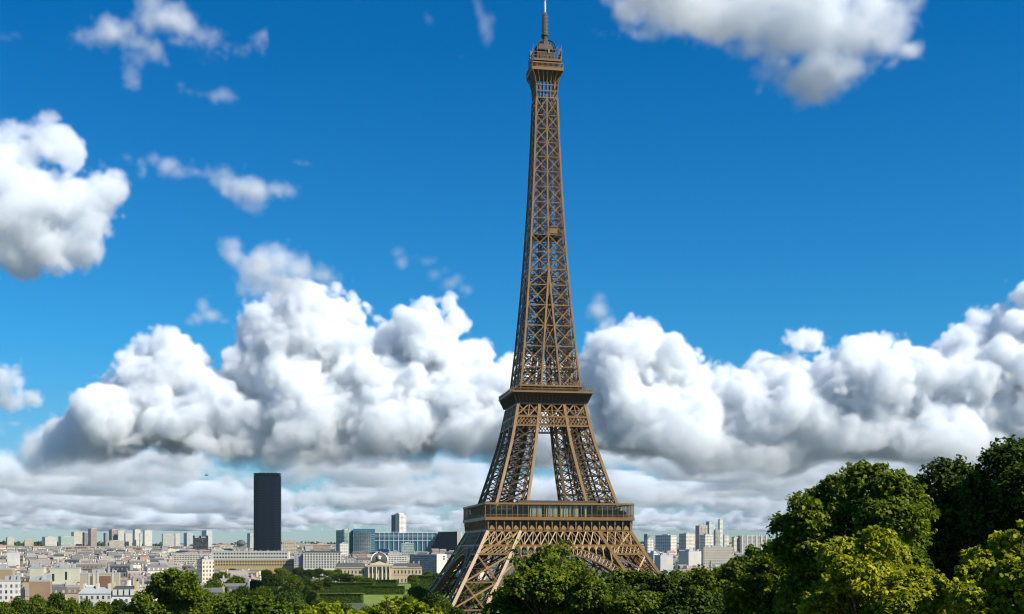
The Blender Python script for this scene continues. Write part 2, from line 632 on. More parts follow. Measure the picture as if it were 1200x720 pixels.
NRM = ((0, -1, 0), (1, 0, 0), (0, 1, 0), (-1, 0, 0))
for k in range(4):
    mb = MB()
    n = NRM[k]
    N = 58
    lo, hi = R(14), R(166)
    prev = None
    for i in range(N + 1):
        t = lo + (hi - lo) * i / N
        zo, uo = AZ0 + AR * math.sin(t), AR * math.cos(t)
        zi, ui = AZ0 + (AR - AT) * math.sin(t), (AR - AT) * math.cos(t)
        o, q = side_pt(k, uo, zo, .45), side_pt(k, ui, zi, .45)
        ob, qb = side_pt(k, uo, zo, -2.2), side_pt(k, ui, zi, -2.2)
        mb.beam(o, q, .34, .3, n)
        if prev:
            mb.beam(prev[0], o, .62, .62, n)
            mb.beam(prev[1], q, .62, .62, n)
            mb.beam(prev[2], ob, .5, .5, n)
            mb.beam(prev[3], qb, .5, .5, n)
            (mb.beam(prev[0], q, .26, .22, n) if i % 2 else mb.beam(prev[1], o, .26, .22, n))
            mb.hexa([prev[1] + Vector((0, 0, -.05)), q + Vector((0, 0, -.05)), qb, prev[3], prev[1] + Vector((0, 0, .1)), q + Vector((0, 0, .1)), qb + Vector((0, 0, .15)), prev[3] + Vector((0, 0, .15))])
        prev = (o, q, ob, qb)
    ar = mb.build('arch', M['iron'], tower)
    ztop = 43.9
    for s in (-1, 1):
        sp = MB()
        u = 4.0
        while u < 27.5:
            zx = AZ0 + math.sqrt(AR * AR - u * u)
            wdt = 2.6 + .05 * u
            u2 = u + wdt
            zx2 = AZ0 + math.sqrt(max(1, AR * AR - u2 * u2))
            zin = hz_(zx) - lz_(zx)
            if u2 > zin + 1.5:
                break
            sp.beam(side_pt(k, s * u, zx, .3), side_pt(k, s * u, ztop, .3), .5, .4, n)
            # round head of the arcade opening
            rr = wdt / 2 - .2
            zc = ztop - .5 - rr
            if zc > zx - rr * .5:
                pts = [side_pt(k, s * (u + wdt / 2 + rr * math.cos(a)), zc + rr * math.sin(a), .3) for a in np.linspace(0, math.pi, 9)]
                for p, q in zip(pts[:-1], pts[1:]):
                    sp.beam(p, q, .45, .36, n)
                for e in (0, 1):      # corner filling
                    uu = s * (u + wdt * (.09 if e else .91))
                    sp.beam(side_pt(k, uu, ztop - .9, .3), side_pt(k, s * (u + wdt * (.3 if e else .7)), ztop - .25, .3), .55, .3, n)
            u = u2
        sp.build('spandrel', M['iron'], ar)

# --- girders under the first platform: a big lattice row and a fine one on the legs
mb = MB()
for k in range(4):
    n = NRM[k]
    for z, w in ((50.9, .95), (44.0, .9), (40.0, .75)):
        full = z > 42
        h = hz_(z)
        spans = [(-h, h)] if full else [(-h, -(h - lz_(z))), (h - lz_(z), h)]
        for a, b in spans:
            mb.beam(side_pt(k, a, z, .2), side_pt(k, b, z, .2), w, .9, n)
    NC = 19
    for i in range(NC):
        for (a, b) in ((i, i + 1),):
            f = lambda q, z: side_pt(k, hz_(z) * (2 * q / NC - 1), z, .15)
            mb.beam(f(a, 44), f(b, 50.9), .52, .34, n)
            mb.beam(f(b, 44), f(a, 50.9), .52, .3, n)
            mb.beam(f(a, 44), f(a, 50.9), .3, .34, n)
    for s in (-1, 1):
        NF = 8
        for i in range(NF):
            f = lambda q, z: side_pt(k, s * (hz_(z) - lz_(z) * q / NF), z, .15)
            zm = 42.0
            for za, zb in ((40, zm), (zm, 44)):
                mb.beam(f(i, za), f(i + 1, zb), .34, .3, n)
                mb.beam(f(i + 1, za), f(i, zb), .34, .26, n)
    # inner girder line, which closes the view through the lattice
    for z in (44.5, 50.5):
        h = hz_(50)
        a, b = side_pt(k, -h + 6, z, hz_(50) - hz_(z) - 12), side_pt(k, h - 6, z, hz_(50) - hz_(z) - 12)
        mb.beam(a, b, .8, .6, n)
    for i in range(14):
        u0, u1 = -28 + 4 * i, -24 + 4 * i
        o = lambda u, z: side_pt(k, u, z, hz_(50) - hz_(z) - 12)
        mb.beam(o(u0, 44.5), o(u1, 50.5), .4, .3, n)
        mb.beam(o(u1, 44.5), o(u0, 50.5), .4, .26, n)
mb.build('lattice_girder', M['iron'], tower)

# --- first platform
plat = MB()
G = 35.35
IN = 15.5                                            # half of the open well in the middle
for k in range(4):
    c, s = ((1, 0), (0, 1), (-1, 0), (0, -1))[k]
    rz = math.atan2(s, c)
    # deck in four strips round the well, floor beam and parapet
    plat.box(-G, G - (G - IN), -G, -IN, 56.0, 56.8, rz=rz, off=(0, 0, 0))
    plat.box(-G - .15, G + .15, -G - .3, -G + .5, 55.7, 57.15, rz=rz)
    plat.box(-G + .2, G - .2, -G + .1, -G + .25, 58.15, 58.3, rz=rz)
    # recessed frieze wall, the overhang's shade painted into it
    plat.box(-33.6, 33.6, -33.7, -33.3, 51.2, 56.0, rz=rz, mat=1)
    plat.box(-34.2, 34.2, -34.5, -33.7, 50.75, 51.35, rz=rz)
for u in (-25.0, -15.2):                                 # solid dark plates put in for the shaded floor trusses
    for k in range(4):
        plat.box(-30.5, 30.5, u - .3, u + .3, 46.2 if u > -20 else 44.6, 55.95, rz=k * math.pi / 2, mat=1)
deck = plat.build('first_platform', [M['iron'], M['iron_dark']], tower)
for k in range(4):
    rz = k * math.pi / 2
    br = MB()
    NB = 18
    for i in range(NB + 1):
        u = -33.8 + 67.6 * i / NB
        br.box(u - .22, u + .22, -34.9, -33.7, 51.4, 55.7, rz=rz)
        br.box(u - .3, u + .3, -35.1, -34.2, 53.6, 55.7, rz=rz)
        if i < NB:                                   # frieze pads shaped like the sunlit scallops between brackets
            um = u + 67.6 / NB / 2
            br.frustum(um - 1.3, um + 1.3, -34.7, -33.7, 51.36, 52.75, .45, .28, rz=rz)
            br.frustum(um - 0.8, um + 0.8, -34.25, -33.7, 52.76, 53.25, .35, .1, rz=rz)
    br.build('bracket_row', M['iron'], deck)
    rail = MB()
    NP = 28
    for i in range(NP + 1):
        u = -G + .15 + (2 * G - .3) * i / NP
        w = .16 if i % 2 == 0 else .08
        rail.box(u - w, u + w, -G + .05, -G + .35, 57.15, 63.0, rz=rz)
    rail.box(-G - .1, G + .1, -G - .25, -G + .55, 62.9, 63.75, rz=rz)
    rail.box(-G, G, -G + .6, -G + 4.6, 63.15, 63.45, rz=rz)
    for i in range(140):
        u = -G + .3 + (2 * G - .6) * i / 139
        rail.box(u - .025, u + .025, -G + .14, -G + .2, 57.15, 58.2, rz=rz)
    rail.build('gallery_frame', M['iron'], deck)
    gl = MB()
    gl.box(-G + .3, G - .3, -G + .27, -G + .30, 57.2, 62.9, rz=rz)
    gl.build('glass_screen', M['glass'], deck)
    pv = MB()
    pv.box(-19, 19, -30.5, -20.5, 56.8, 63.6, rz=rz)
    pv.frustum(-19.6, 19.6, -31.1, -20.0, 63.6, 65.1, 1.5, 2.0, rz=rz)
    pv.box(-33, -20, -31.3, -31.0, 56.8, 60.5, rz=rz)
    pv.box(20, 33, -31.3, -31.0, 56.8, 60.0, rz=rz)
    p_ = pv.build('pavilion', M['iron_dark'], deck)
    for i, (a, b) in enumerate(((-14.2, -8.4), (-6.6, -1.0), (0.4, 5.4), (6.2, 8.8), (11.5, 12.6))):
        cu = MB()
        cu.box(a, b, -34.45, -34.3, 57.3, 62.3, rz=rz)
        for j in range(int((b - a) / .7)):
            cu.box(a + j * .7, a + j * .7 + .12, -34.55, -34.44, 57.3, 62.3, rz=rz)
        cu.build('window_blind', M['curtain'], deck)
for sx in (-1, 1):
    for sy in (-1, 1):
        ex = MB()
        ex.box(sx * 24 - 5, sx * 24 + 5, sy * 24 - 5, sy * 24 + 5, 56.85, 61.5)
        ex.build('lift_house', M['iron_dark'], deck)

# --- belt below the second platform
mb = MB()
for k in range(4):
    n = NRM[k]
    for z, w in ((111.9, .8), (105.6, .8), (101.2, .75)):
        mb.beam(side_pt(k, -hz_(z), z, .1), side_pt(k, hz_(z), z, .1), w, .8, n)
    for i in range(6):
        f = lambda q, z: side_pt(k, hz_(z) * (2 * q / 6 - 1), z, .1)
        mb.beam(f(i, 105.6), f(i + 1, 111.9), .5, .36, n)
        mb.beam(f(i + 1, 105.6), f(i, 111.9), .5, .3, n)
        mb.beam(f(i, 105.6), f(i, 111.9), .4, .4, n)
        mb.beam(f(i, 108.7), f(i + 1, 108.7), .28, .2, n)
    for i in range(22):
        f = lambda q, z: side_pt(k, hz_(z) * (2 * q / 22 - 1), z, .1)
        for za, zb in ((101.2, 103.4), (103.4, 105.6)):
            mb.beam(f(i, za), f(i + 1, zb), .3, .26, n)
            mb.beam(f(i + 1, za), f(i, zb), .3, .22, n)
    for i in range(8):
        f = lambda q, z: side_pt(k, 14 * (2 * q / 8 - 1), z, hz_(107) - hz_(z) - 7)
        mb.beam(f(i, 102), f(i + 1, 111), .4, .36, n)
        mb.beam(f(i + 1, 102), f(i, 111), .4, .3, n)
mb.build('lattice_belt', M['iron'], tower)

# --- second platform
p2 = MB()
prof = ((17.15, 112.3), (17.3, 113.6), (17.9, 115.0), (19.0, 116.4), (19.45, 117.0))
for k in range(4):
    rz = k * math.pi / 2
    c, s = math.cos(rz), math.sin(rz)
    T = lambda x, y, z: (x * c - y * s, x * s + y * c, z)
    for (h0, z0), (h1, z1) in zip(prof[:-1], prof[1:]):
        b = len(p2.v)
        p2.v += [T(-h0, -h0, z0), T(h0, -h0, z0), T(h1, -h1, z1), T(-h1, -h1, z1)]
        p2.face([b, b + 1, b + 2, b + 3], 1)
    p2.box(-19.7, 19.7, -19.75, -18.9, 116.9, 117.75, rz=rz)
    p2.box(-18.9, 4.5, -18.9, -4.5, 116.9, 117.3, rz=rz)
    for i in range(21):
        u = -17.4 + 34.8 * i / 20
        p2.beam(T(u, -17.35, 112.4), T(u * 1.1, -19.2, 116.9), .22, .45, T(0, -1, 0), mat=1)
    p2.box(-19.7, 19.7, -19.62, -19.5, 118.75, 118.95, rz=rz)
    for i in range(80):
        u = -19.5 + 39 * i / 79
        p2.box(u - .04, u + .04, -19.6, -19.52, 117.75, 118.75, rz=rz)
    for i in range(12):
        u = -19.2 + 38.4 * i / 11
        p2.box(u - .1, u + .1, -19.66, -19.46, 117.75, 119.6, rz=rz)
    p2.box(-15.6, 5.0, -15.6, -5.0, 120.4, 120.9, rz=rz, mat=1)
    p2.box(-15.7, 15.7, -15.7, -15.4, 120.3, 121.1, rz=rz)
    p2.box(-15.6, 15.6, -15.6, -15.5, 121.9, 122.05, rz=rz)
    for i in range(36):
        u = -15.5 + 31 * i / 35
        p2.box(u - .04, u + .04, -15.58, -15.5, 121.1, 121.95, rz=rz)
    p2.box(-9, 9, -14.5, -9.5, 117.3, 120.3, rz=rz, mat=1)
p2.build('second_platform', [M['iron'], M['iron_dark']], tower)

# --- the spire: four slim legs that merge, then one square shaft
for sx in (-1, 1):
    for sy in (-1, 1):
        mb = MB()
        leg_lattice(mb, sx, sy, HI, 0.85, 0.42, 1.5)
        mb.build('spire_leg', [M['iron'], M['iron_brace_shade']], tower)
mb = MB()
for k in range(4):
    n = NRM[k]
    for z in HI:
        mb.beam(side_pt(k, -hz_(z), z), side_pt(k, hz_(z), z), .5, .42, n)
        h = hz_(z)
        g = h - lz_(z)
    for z0, z1 in zip(HI[:-1], HI[1:]):
        g0, g1 = hz_(z0) - lz_(z0), hz_(z1) - lz_(z1)
        if g0 > 1.2:
            mb.beam(side_pt(k, -g0, z0), side_pt(k, g1, z1), .3, .26, n)
            mb.beam(side_pt(k, g0, z0), side_pt(k, -g1, z1), .3, .22, n)
    for z0, z1 in zip(TOPL[:-1], TOPL[1:]):
        for q in (-1, 0, 1):
            w = .82 if q else .62
            mb.beam(side_pt(k, q * hz_(z0), z0), side_pt(k, q * hz_(z1), z1), w, w if q else .5, n)
        for q in (-1, 0):
            f = lambda e, z: side_pt(k, (q + e) * hz_(z), z)
            lace(mb, f(0, z0), f(1, z0), f(0, z1), f(1, z1), n, .36, .3, 1.5)
        for q in (-1, 0, 1):      # gusset plates on the joints
            c = side_pt(k, q * hz_(z1) * .98, z1, .08)
            mb.beam(c - Vector((0, 0, .55)), c + Vector((0, 0, .55)), 1.15, .5, n)
mb.build('spire_shaft', [M['iron'], M['iron_brace_shade']], tower)
mb = MB()                                              # lift shaft, stair and diaphragms inside, their shade painted dark
for z0, z1 in zip((HI + TOPL[1:])[:-1], (HI + TOPL[1:])[1:]):
    zm = (z0 + z1) / 2
    for k in range(4):
        n = NRM[k]
        for za, zb in ((z0, zm), (zm, z1)):
            for q in (-1, -.5, 0, .5):
                f = lambda e, z: side_pt(k, (q + e) * hz_(z) * .9, z, -.1 * hz_(z) - .3)
                mb.beam(f(0, za), f(.5, zb), .2, .16, n)
                mb.beam(f(.5, za), f(0, zb), .2, .13, n)
        mb.beam(side_pt(k, -hz_(zm) * .9, zm, -.1 * hz_(zm) - .3), side_pt(k, hz_(zm) * .9, zm, -.1 * hz_(zm) - .3), .26, .2, n)
zz = np.arange(119, 266, 3.1)
for z0, z1 in zip(zz[:-1], zz[1:]):
    a = min(2.6, hz_(z0) * .42)
    b = min(2.6, hz_(z1) * .42)
    for sx, sy in ((-1, -1), (1, -1), (1, 1), (-1, 1)):
        mb.beam((sx * a, sy * a, z0), (sx * b, sy * b, z1), .42, .42, (0, 1, 0))
    for (p, q) in (((-1, -1), (1, -1)), ((1, -1), (1, 1)), ((1, 1), (-1, 1)), ((-1, 1), (-1, -1))):
        mb.beam((p[0] * a, p[1] * a, z0), (q[0] * a, q[1] * a, z0), .3, .25)
        mb.beam((p[0] * a, p[1] * a, z0), (q[0] * b, q[1] * b, z1), .2, .18)
for z in HI + TOPL[1:]:
    h = hz_(z) * .96
    for u in (-.5, .5):
        mb.beam((-h, u * h, z), (h, u * h, z), .28, .3)
        mb.beam((u * h, -h, z + .02), (u * h, h, z + .02), .28, .26)
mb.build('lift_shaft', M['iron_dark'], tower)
mb = MB()
h = hz_(196) - .1
mb.box(-h * .9, h * .9, -h * .9, h * .9, 195.3, 195.6, mat=1)  # floor darkened so its front edge looks unlit
mb.box(.6, 4.6, -h - .2, -3.5, 195.65, 198.6)
mb.box(.4, 4.8, -h - .5, -3.3, 198.65, 198.95)
mb.build('middle_landing', [M['iron'], M['iron_brace_shade']], tower)

# --- summit
t3 = MB()
for k in range(4):
    rz = k * math.pi / 2
    c, s = math.cos(rz), math.sin(rz)
    T = lambda x, y, z: (x * c - y * s, x * s + y * c, z)
    for i in range(7):
        q = 2 * i / 6 - 1
        h0, h1, h2, h3 = 5.2, 5.5, 6.2, 7.6
        t3.beam(T(q * h0, -h0, 264.5), T(q * h1, -h1, 269.5), .26, .4, T(0, -1, 0))
        t3.beam(T(q * h1, -h1, 269.5), T(q * h2, -h2, 272.6), .26, .5, T(0, -1, 0))
        t3.beam(T(q * h2, -h2, 272.6), T(q * h3, -h3, 275.4), .26, .6, T(0, -1, 0))
        t3.box(q * 5.05 - .2, q * 5.05 + .2, -5.2, -4.9, 262, 275, rz=rz)
    for z in (262.2, 265.6, 268.6):
        t3.box(-5.5, 5.5, -5.55, -5.1, z, z + .45, rz=rz)
    t3.box(-7.75, 7.75, -7.8, -7.2, 275.2, 276.5, rz=rz)
    t3.box(-7.75, 7.75, -7.75, -7.5, 278.5, 279.0, rz=rz)
    for i in range(26):
        u = -7.6 + 15.2 * i / 25
        t3.box(u - .07, u + .07, -7.72, -7.55, 276.5, 278.5, rz=rz)
    t3.box(-6.9, 6.9, -6.9, -6.5, 280.6, 281.0, rz=rz)
    for i in range(9):
        u = -6.8 + 13.6 * i / 8
        t3.box(u - .08, u + .08, -6.85, -6.7, 281.0, 284.2, rz=rz)
    t3.box(-6.9, 6.9, -6.85, -6.7, 284.0, 284.25, rz=rz)
    t3.box(-6.9, 6.9, -6.83, -6.72, 282.4, 282.55, rz=rz)
t3.box(-7.6, 7.6, -7.6, 7.6, 275.4, 276.0, mat=1)
t3.box(-5.6, 5.6, -5.6, 5.6, 276.0, 280.0, mat=1)
t3.box(-6.9, 6.9, -6.9, 6.9, 280.05, 280.55)
top = t3.build('third_platform', [M['iron'], M['iron_dark']], tower)
cb = MB()
cb.box(-4.3, 4.3, -4.3, 4.3, 280.6, 286.0)
cb.box(-5.0, 5.0, -5.0, 5.0, 286.02, 286.5)
cb.frustum(-4.2, 4.2, -4.2, 4.2, 286.5, 289.6, 1.0, 1.0)
cb.lathe(((3.2, 289.6), (2.9, 290.8), (2.1, 292.0), (1.5, 292.8), (1.5, 294.4), (1.9, 294.5), (1.9, 295), (.8, 295.6)), n=10)
for k in range(4):      # arched ribs over the cabin
    rz = k * math.pi / 2
    c, s = math.cos(rz), math.sin(rz)
    pts = [(4.6 * math.cos(a), 4.6 * math.cos(a), 286.5 + 5.8 * math.sin(a)) for a in np.linspace(0, 1.25, 7)]
    for p, q in zip(pts[:-1], pts[1:]):
        f = lambda v: (v[0] * c - v[1] * s, v[0] * s + v[1] * c, v[2])
        cb.beam(f(p), f(q), .5, .5)
cb.build('summit_cabin', M['iron_dark'], top)
r2 = np.random.default_rng(4)
for i in range(44):
    u = r2.uniform(-6.6, 6.6)
    rz = int(r2.integers(0, 4)) * math.pi / 2
    hgt = r2.uniform(1.2, 4.2)
    an = MB()
    an.box(u - .07, u + .07, -7.05, -6.9, 283.8, 284.2 + hgt, rz=rz)
    if i % 2:
        an.box(u - .45, u + .45, -7.3, -7.06, 283.6, 285.0 + r2.uniform(0, 1), rz=rz)
    an.build('antenna', M['iron_grey'], top)
for q in ((-7.9, -6.95, -3, -2, 281.5, 285.5), (6.95, 7.7, -4, -3.2, 282, 287.4)):
    an = MB()
    an.box(*q)
    an.build('antenna_panel', M['iron_grey'], top)
ms = MB()
for sx, sy in ((-1, -1), (1, -1), (1, 1), (-1, 1)):
    ms.beam((sx * 1.0, sy * 1.0, 294.6), (sx * .6, sy * .6, 306.0), .32, .32, (0, 1, 0))
for i in range(12):
    z = 294.8 + i * .94
    a = 1.25 - .03 * i
    ms.box(-a - .1, a + .1, -a - .1, a + .1, z, z + .34)
    ms.box(-a * .6, a * .6, -a * 1.3, a * 1.3, z + .36, z + .8)
    if i % 2 == 0:
        ms.box(-1.9, 1.9, -.2, .2, z + .05, z + .3)
        ms.box(-.2, .2, -1.9, 1.9, z + .4, z + .7)
ms.build('mast_lattice', M['iron_grey'], top)
ms = MB()
ms.lathe(((.62, 305.5), (.62, 311), (.5, 311.1), (.5, 318), (.3, 318.1), (.3, 323), (.05, 324)), n=12)
for z in (306.5, 308.2, 309.9, 312, 314, 316):
    ms.lathe(((.72, z), (.72, z + .25)), n=12)
ms.build('mast_pole', M['mast'], top)
# ------------------------------------------------------------------ landmark buildings
LM = []          # (px0, px1, lowest visible row, distance): nothing generated later may hide these


def keep(px0, px1, ybot, d):
    LM.append((px0, px1, ybot, d))


def corner_block(name, label, cat, px0, pxm, px1, ytop, ybot, d, yaw, paint, mat='slab', parts=None, group=None, sink=14, shade_left=None, roof=(.45, .45, .43)):
    """A block seen on its corner: left face px0..pxm, right face pxm..px1; real size from the distance."""
    y = R(yaw)
    if mat == 'slab':
        paint = (paint[0] * .92, paint[1] * .86, paint[2] * .75)
    zt, zb = CAMZ + (HZ - ytop) / F * d, CAMZ + (HZ - ybot) / F * d - sink
    zb = min(zb, ground_z((pxm - 600) / F * d, d) - 2)
    wr = max(3.0, (px1 - pxm) * d / F / math.cos(y))
    wl = max(3.0, (pxm - px0) * d / F / max(.15, math.sin(y)))
    p = at(pxm, ybot, d)
    root = empty(name, (p.x, p.y, zb), y)
    tag(root, label, cat, group)
    mb = MB()
    mb.box(0, wr, 0, wl, 0, zt - zb, tint=paint, win=('f', 'l', 'r'), top=1, ttop=roof)
    if shade_left:
        for i, f in enumerate(mb.f):
            if i == 5:
                mb.t[i] = shade_left  # shade of the left face painted into its tint
    mb.build('wall', [M[mat], M['zinc']], root)
    rf = MB()
    q = max(.9, (zt - zb) * .012)
    for (a, b, c_, e) in ((0, wr, 0, q), (0, wr, wl - q, wl), (0, q, q, wl - q), (wr - q, wr, q, wl - q)):
        rf.box(a - .05, b + .05, c_ - .05, e + .05, zt - zb + .01, zt - zb + 1.2 * q)
    rf.box(wr * .3, wr * .62, wl * .3, wl * .7, zt - zb + .01, zt - zb + 3.2)
    rf.box(wr * .7, wr * .76, wl * .3, wl * .4, zt - zb + .01, zt - zb + 5.0)
    if mat in ('zinc', 'facade'):                        # party wall houses carry a clutter of stacks and lean-tos
        q_ = random.Random(int(px0 * 7 + d))
        for i in range(3 + int(wr / 5)):
            x, y_ = q_.uniform(.05, .9) * wr, q_.uniform(.1, .8) * wl
            w_ = q_.uniform(.5, 2.4)
            rf.box(x, x + w_, y_, y_ + q_.uniform(.8, 3), zt - zb + .01, zt - zb + q_.uniform(1.2, 4.2), tint=(.5, .4, .3))
    rf.build('roof_parapet', M['concrete'], root)
    keep(px0, px1, ybot, d)
    return root, wr, wl, zt - zb


# tall dark office tower
d = 3300.0
pA, pB = at(298.4, 555, d), at(328.6, 555, d)
W = pB.x - pA.x
zb = 20.0
H = pA.z - zb
root = empty('dark_office_tower', ((pA.x + pB.x) / 2, d, zb), R(3))
tag(root, 'very tall black glass office tower standing alone above the low rooftops', 'skyscraper')
mb = MB()
hw, hd, bul = W / 2, 17.0, 4.0
ring = [(-hw, -hd + bul), (-hw * .55, -hd + .8), (0, -hd), (hw * .55, -hd + .8), (hw, -hd + bul), (hw, hd - bul), (hw * .55, hd - .8), (0, hd), (-hw * .55, hd - .8), (-hw, hd - bul)]
for z0, z1, k in ((0, H - 6, 1.0), (H - 6, H - 3.2, .97), (H - 3.2, H, 1.02)):
    b = len(mb.v)
    for z in (z0, z1):
        mb.v += [(x * k, y * k, z) for x, y in ring]
    n = len(ring)
    for i in range(n):
        mb.face([b + i, b + (i + 1) % n, b + n + (i + 1) % n, b + n + i])
    mb.face([b + n + i for i in range(n)])
    mb.face([b + i for i in range(n)][::-1])
mb.build('glass_wall', M['dark_glass'], root)
fl = MB()
for i in range(len(ring)):
    (x0, y0), (x1, y1) = ring[i], ring[(i + 1) % len(ring)]
    m_ = max(1, int(math.hypot(x1 - x0, y1 - y0) / 2.6))
    for j in range(m_):
        t = j / m_
        x, y = (x0 + (x1 - x0) * t) * 1.004, (y0 + (y1 - y0) * t) * 1.01
        fl.box(x - .22, x + .22, y - .3, y + .3, 0, H - 6.2)
fl.build('facade_fin', M['mullion'], root)
for x in (-18, -9, 2, 12, 22):
    rf = MB()
    rf.box(x - 1.5, x + 1.5, -3, 3, H + .02, H + 2.2)
    rf.build('roof_plant', M['mullion'], root)
rf = MB()
for i in range(1, 52):
    z = i * (H - 6) / 52
    n = len(ring)
    b = len(rf.v)
    for q in (z - .28, z + .28):
        rf.v += [(x * 1.0035, y * 1.008, q) for x, y in ring]
    for j in range(n):
        rf.face([b + j, b + (j + 1) % n, b + n + (j + 1) % n, b + n + j])
fb = rf.build('floor_band', M['mullion'], root)
keep(296, 331, 646, d)

# skyline towers of the far south-east, seen on their corners
sky_blocks = [
    ('small cream slab tower rising at the far edge of the skyline, low wings both sides', 5.5, 8.5, 14.5, 630, 639, 5400, 38, (.62, .60, .52)),
    ('low beige block with stepped roof standing alone on the tree line', 27, 29, 37.5, 633, 640, 5400, 30, (.60, .52, .38)),
    ('broad block with dark flank and white face beside the glassy green one', 45, 53, 64, 629.5, 640, 5300, 35, (.68, .68, .64)),
    ('wide pale green glass block with dark flank', 65, 71.5, 84, 629, 640, 5250, 35, (.42, .55, .50)),
    ('slim pale tower with dark flank, next to the tallest brown one', 81, 86.5, 94.5, 624, 640, 5350, 38, (.66, .63, .58)),
    ('slender dark tower tucked against the tallest brown tower', 94, 99, 102, 624.5, 640, 5450, 42, (.25, .24, .25)),
    ('tallest brown and dark tower of the far skyline cluster', 101, 106.5, 112, 620, 640, 5300, 40, (.40, .32, .29)),
    ('narrow dark tower on its own before the twin brown blocks', 120, 123.5, 125.5, 625, 640, 5400, 42, (.30, .32, .34)),
    ('brown twin tower joined to a white one', 125, 131, 137, 621, 636, 5300, 38, (.36, .30, .27)),
    ('white twin tower joined to the brown one', 137, 138.5, 144.5, 622, 640, 5290, 30, (.74, .73, .69)),
    ('low beige slab standing in front of the brown and white twins', 126, 128, 143, 634, 642, 5000, 20, (.58, .52, .42)),
    ('mid height pale tower between the twins and the white slabs', 144.5, 147, 153.5, 625.5, 640, 5350, 35, (.66, .66, .62)),
    ('white slab tower with dark flank, taller neighbour of the narrow one', 154, 158, 163.5, 621, 640, 5300, 38, (.74, .74, .72)),
    ('narrow low white tower squeezed between two white slabs', 163, 164, 166, 625.5, 640, 5280, 35, (.70, .70, .68)),
    ('bright white slab tower, widest of the far skyline', 166, 169.5, 177, 621.8, 640, 5300, 34, (.76, .76, .74)),
    ('wide pale grey tower with a sloping stepped crown', 188, 191, 204, 626, 640, 5200, 28, (.60, .61, .62)),
    ('pale rounded tower beside the wide grey one', 204, 205.5, 210.5, 625.5, 640, 5220, 30, (.68, .68, .68)),
    ('blue grey tower with dark flank ahead of the black box', 213.5, 219, 225, 625, 640, 5150, 40, (.52, .58, .62)),
    ('blue glass tower with a white edge behind the black box', 234, 242, 247.5, 622, 641, 5100, 42, (.62, .68, .74)),
    ('small teal tower with dark flank at the foot of the black skyscraper', 288.5, 293, 297.5, 625.5, 642, 4600, 42, (.50, .58, .58)),
]
for lab, a, m_, b, yt, yb, d, yaw, paint in sky_blocks:
    corner_block('tower_block', lab, 'tower block', a, m_, b, yt, yb, d, yaw, paint, group='tower blocks on the skyline')

r_, wr, wl, hh = corner_block('black_hotel_block', 'squat black glass block with raised corners, below the blue tower', 'office block', 224, 226, 243, 630.5, 644, 3600, 12, (.02, .022, .03))
for x in (0, wr * .42, wr - 5):
    mb = MB()
    mb.box(x, x + 5, -.1, 5, hh + .2, hh + 6.5)
    mb.build('roof_turret', M['dark_glass'], r_)
r_, wr, wl, hh = corner_block('domed_hall', 'low grey hall with a dark rounded roof left of the black skyscraper', 'hall', 275, 276.5, 288, 638, 645, 3900, 15, (.34, .32, .30))
mb = MB()
mb.lathe(((14, 0), (13, 5), (10, 9.5), (6, 12.5), (2, 14), (.2, 14.3)), c=(wr / 2, wl / 2, hh + .05), n=20, sx=1.1)
mb.build('dome_roof', M['slate'], r_)

# the teal glass cluster right of the dark skyscraper
corner_block('glass_office_block', 'teal glass office block with a dark flank, left end of the glass cluster', 'office block', 392, 403, 414.5, 622, 643, 3000, 40, (.34, .50, .46), sink=18)
r_, wr, wl, hh = corner_block('grid_office_block', 'pale office block with a fine square window grid and teal flanks', 'office block', 413, 415, 434, 624, 645, 2950, 8, (.52, .54, .48), mat='slab', sink=18)
p = at(433.5, 640, 3010)
root = empty('teal_glass_slab', (p.x, p.y, 15), R(8))
tag(root, 'flat topped teal glass slab behind the pale grid block', 'office block')
mb = MB()
mb.box(-40, 12, 0, 16, 0, at(0, 620, 3010).z - 15)
mb.build('glass_wall', M['teal_glass'], root)
mb = MB()
for i in range(12):
    mb.box(-40.1, 12.1, -.15, .1, 8 + 5 * i, 8.35 + 5 * i)
mb.build('floor_band', M['white_steel'], root)
keep(412, 440, 644, 2950)

# long glass hall with a white external frame and a dark wedge end
d = 3050
p0, p1 = at(439, 623.5, d), at(512, 623.5, d)
zb = ground_z(0, d) - 2
L = p1.x - p0.x
root = empty('long_glass_building', (p0.x, d, zb), 0)
tag(root, 'long low teal glass building behind a white steel frame, ending in a dark wedge', 'office building')
Ht = p0.z - zb
mb = MB()
mb.box(0, L, 0, 30, 0, Ht - 3)
mb.build('glass_wall', M['teal_glass'], root)
mb = MB()
for i in range(14):
    x = L * i / 13
    mb.box(x - .45, x + .45, -2.2, -1.4, 0, Ht)
for z in (Ht - .6, Ht - 10, Ht - 21):
    mb.box(-.6, L + .6, -2.1, -1.5, z - .5, z + .5)
for i in range(13):
    for z in (Ht - 5.5, Ht - 14.5):
        mb.box(L * i / 13 + 1, L * (i + 1) / 13 - 1, -1.2, -.9, z, z + .35)
mb.build('white_frame', M['white_steel'], root)
mb = MB()
x0, x1 = L + .5, at(536, 640, d).x - p0.x
mb.hexa([(x0 - 28, -14, 0), (x1, -14, 0), (x1, 28, 0), (x0, 28, 0), (x0 + 4, -13.9, Ht - 1.5), (x1, -13.9, Ht + 1), (x1, 28, Ht + 1), (x0, 28, Ht + 1)])
mb.build('dark_wedge', M['dark_glass'], root)
mb = MB()
x2 = at(541, 640, d).x - p0.x
mb.box(x1 + .05, x2, -13, 28, 0, Ht + .6)
mb.build('white_end_wall', M['white_wall'], root)
keep(438, 541, 642, d)

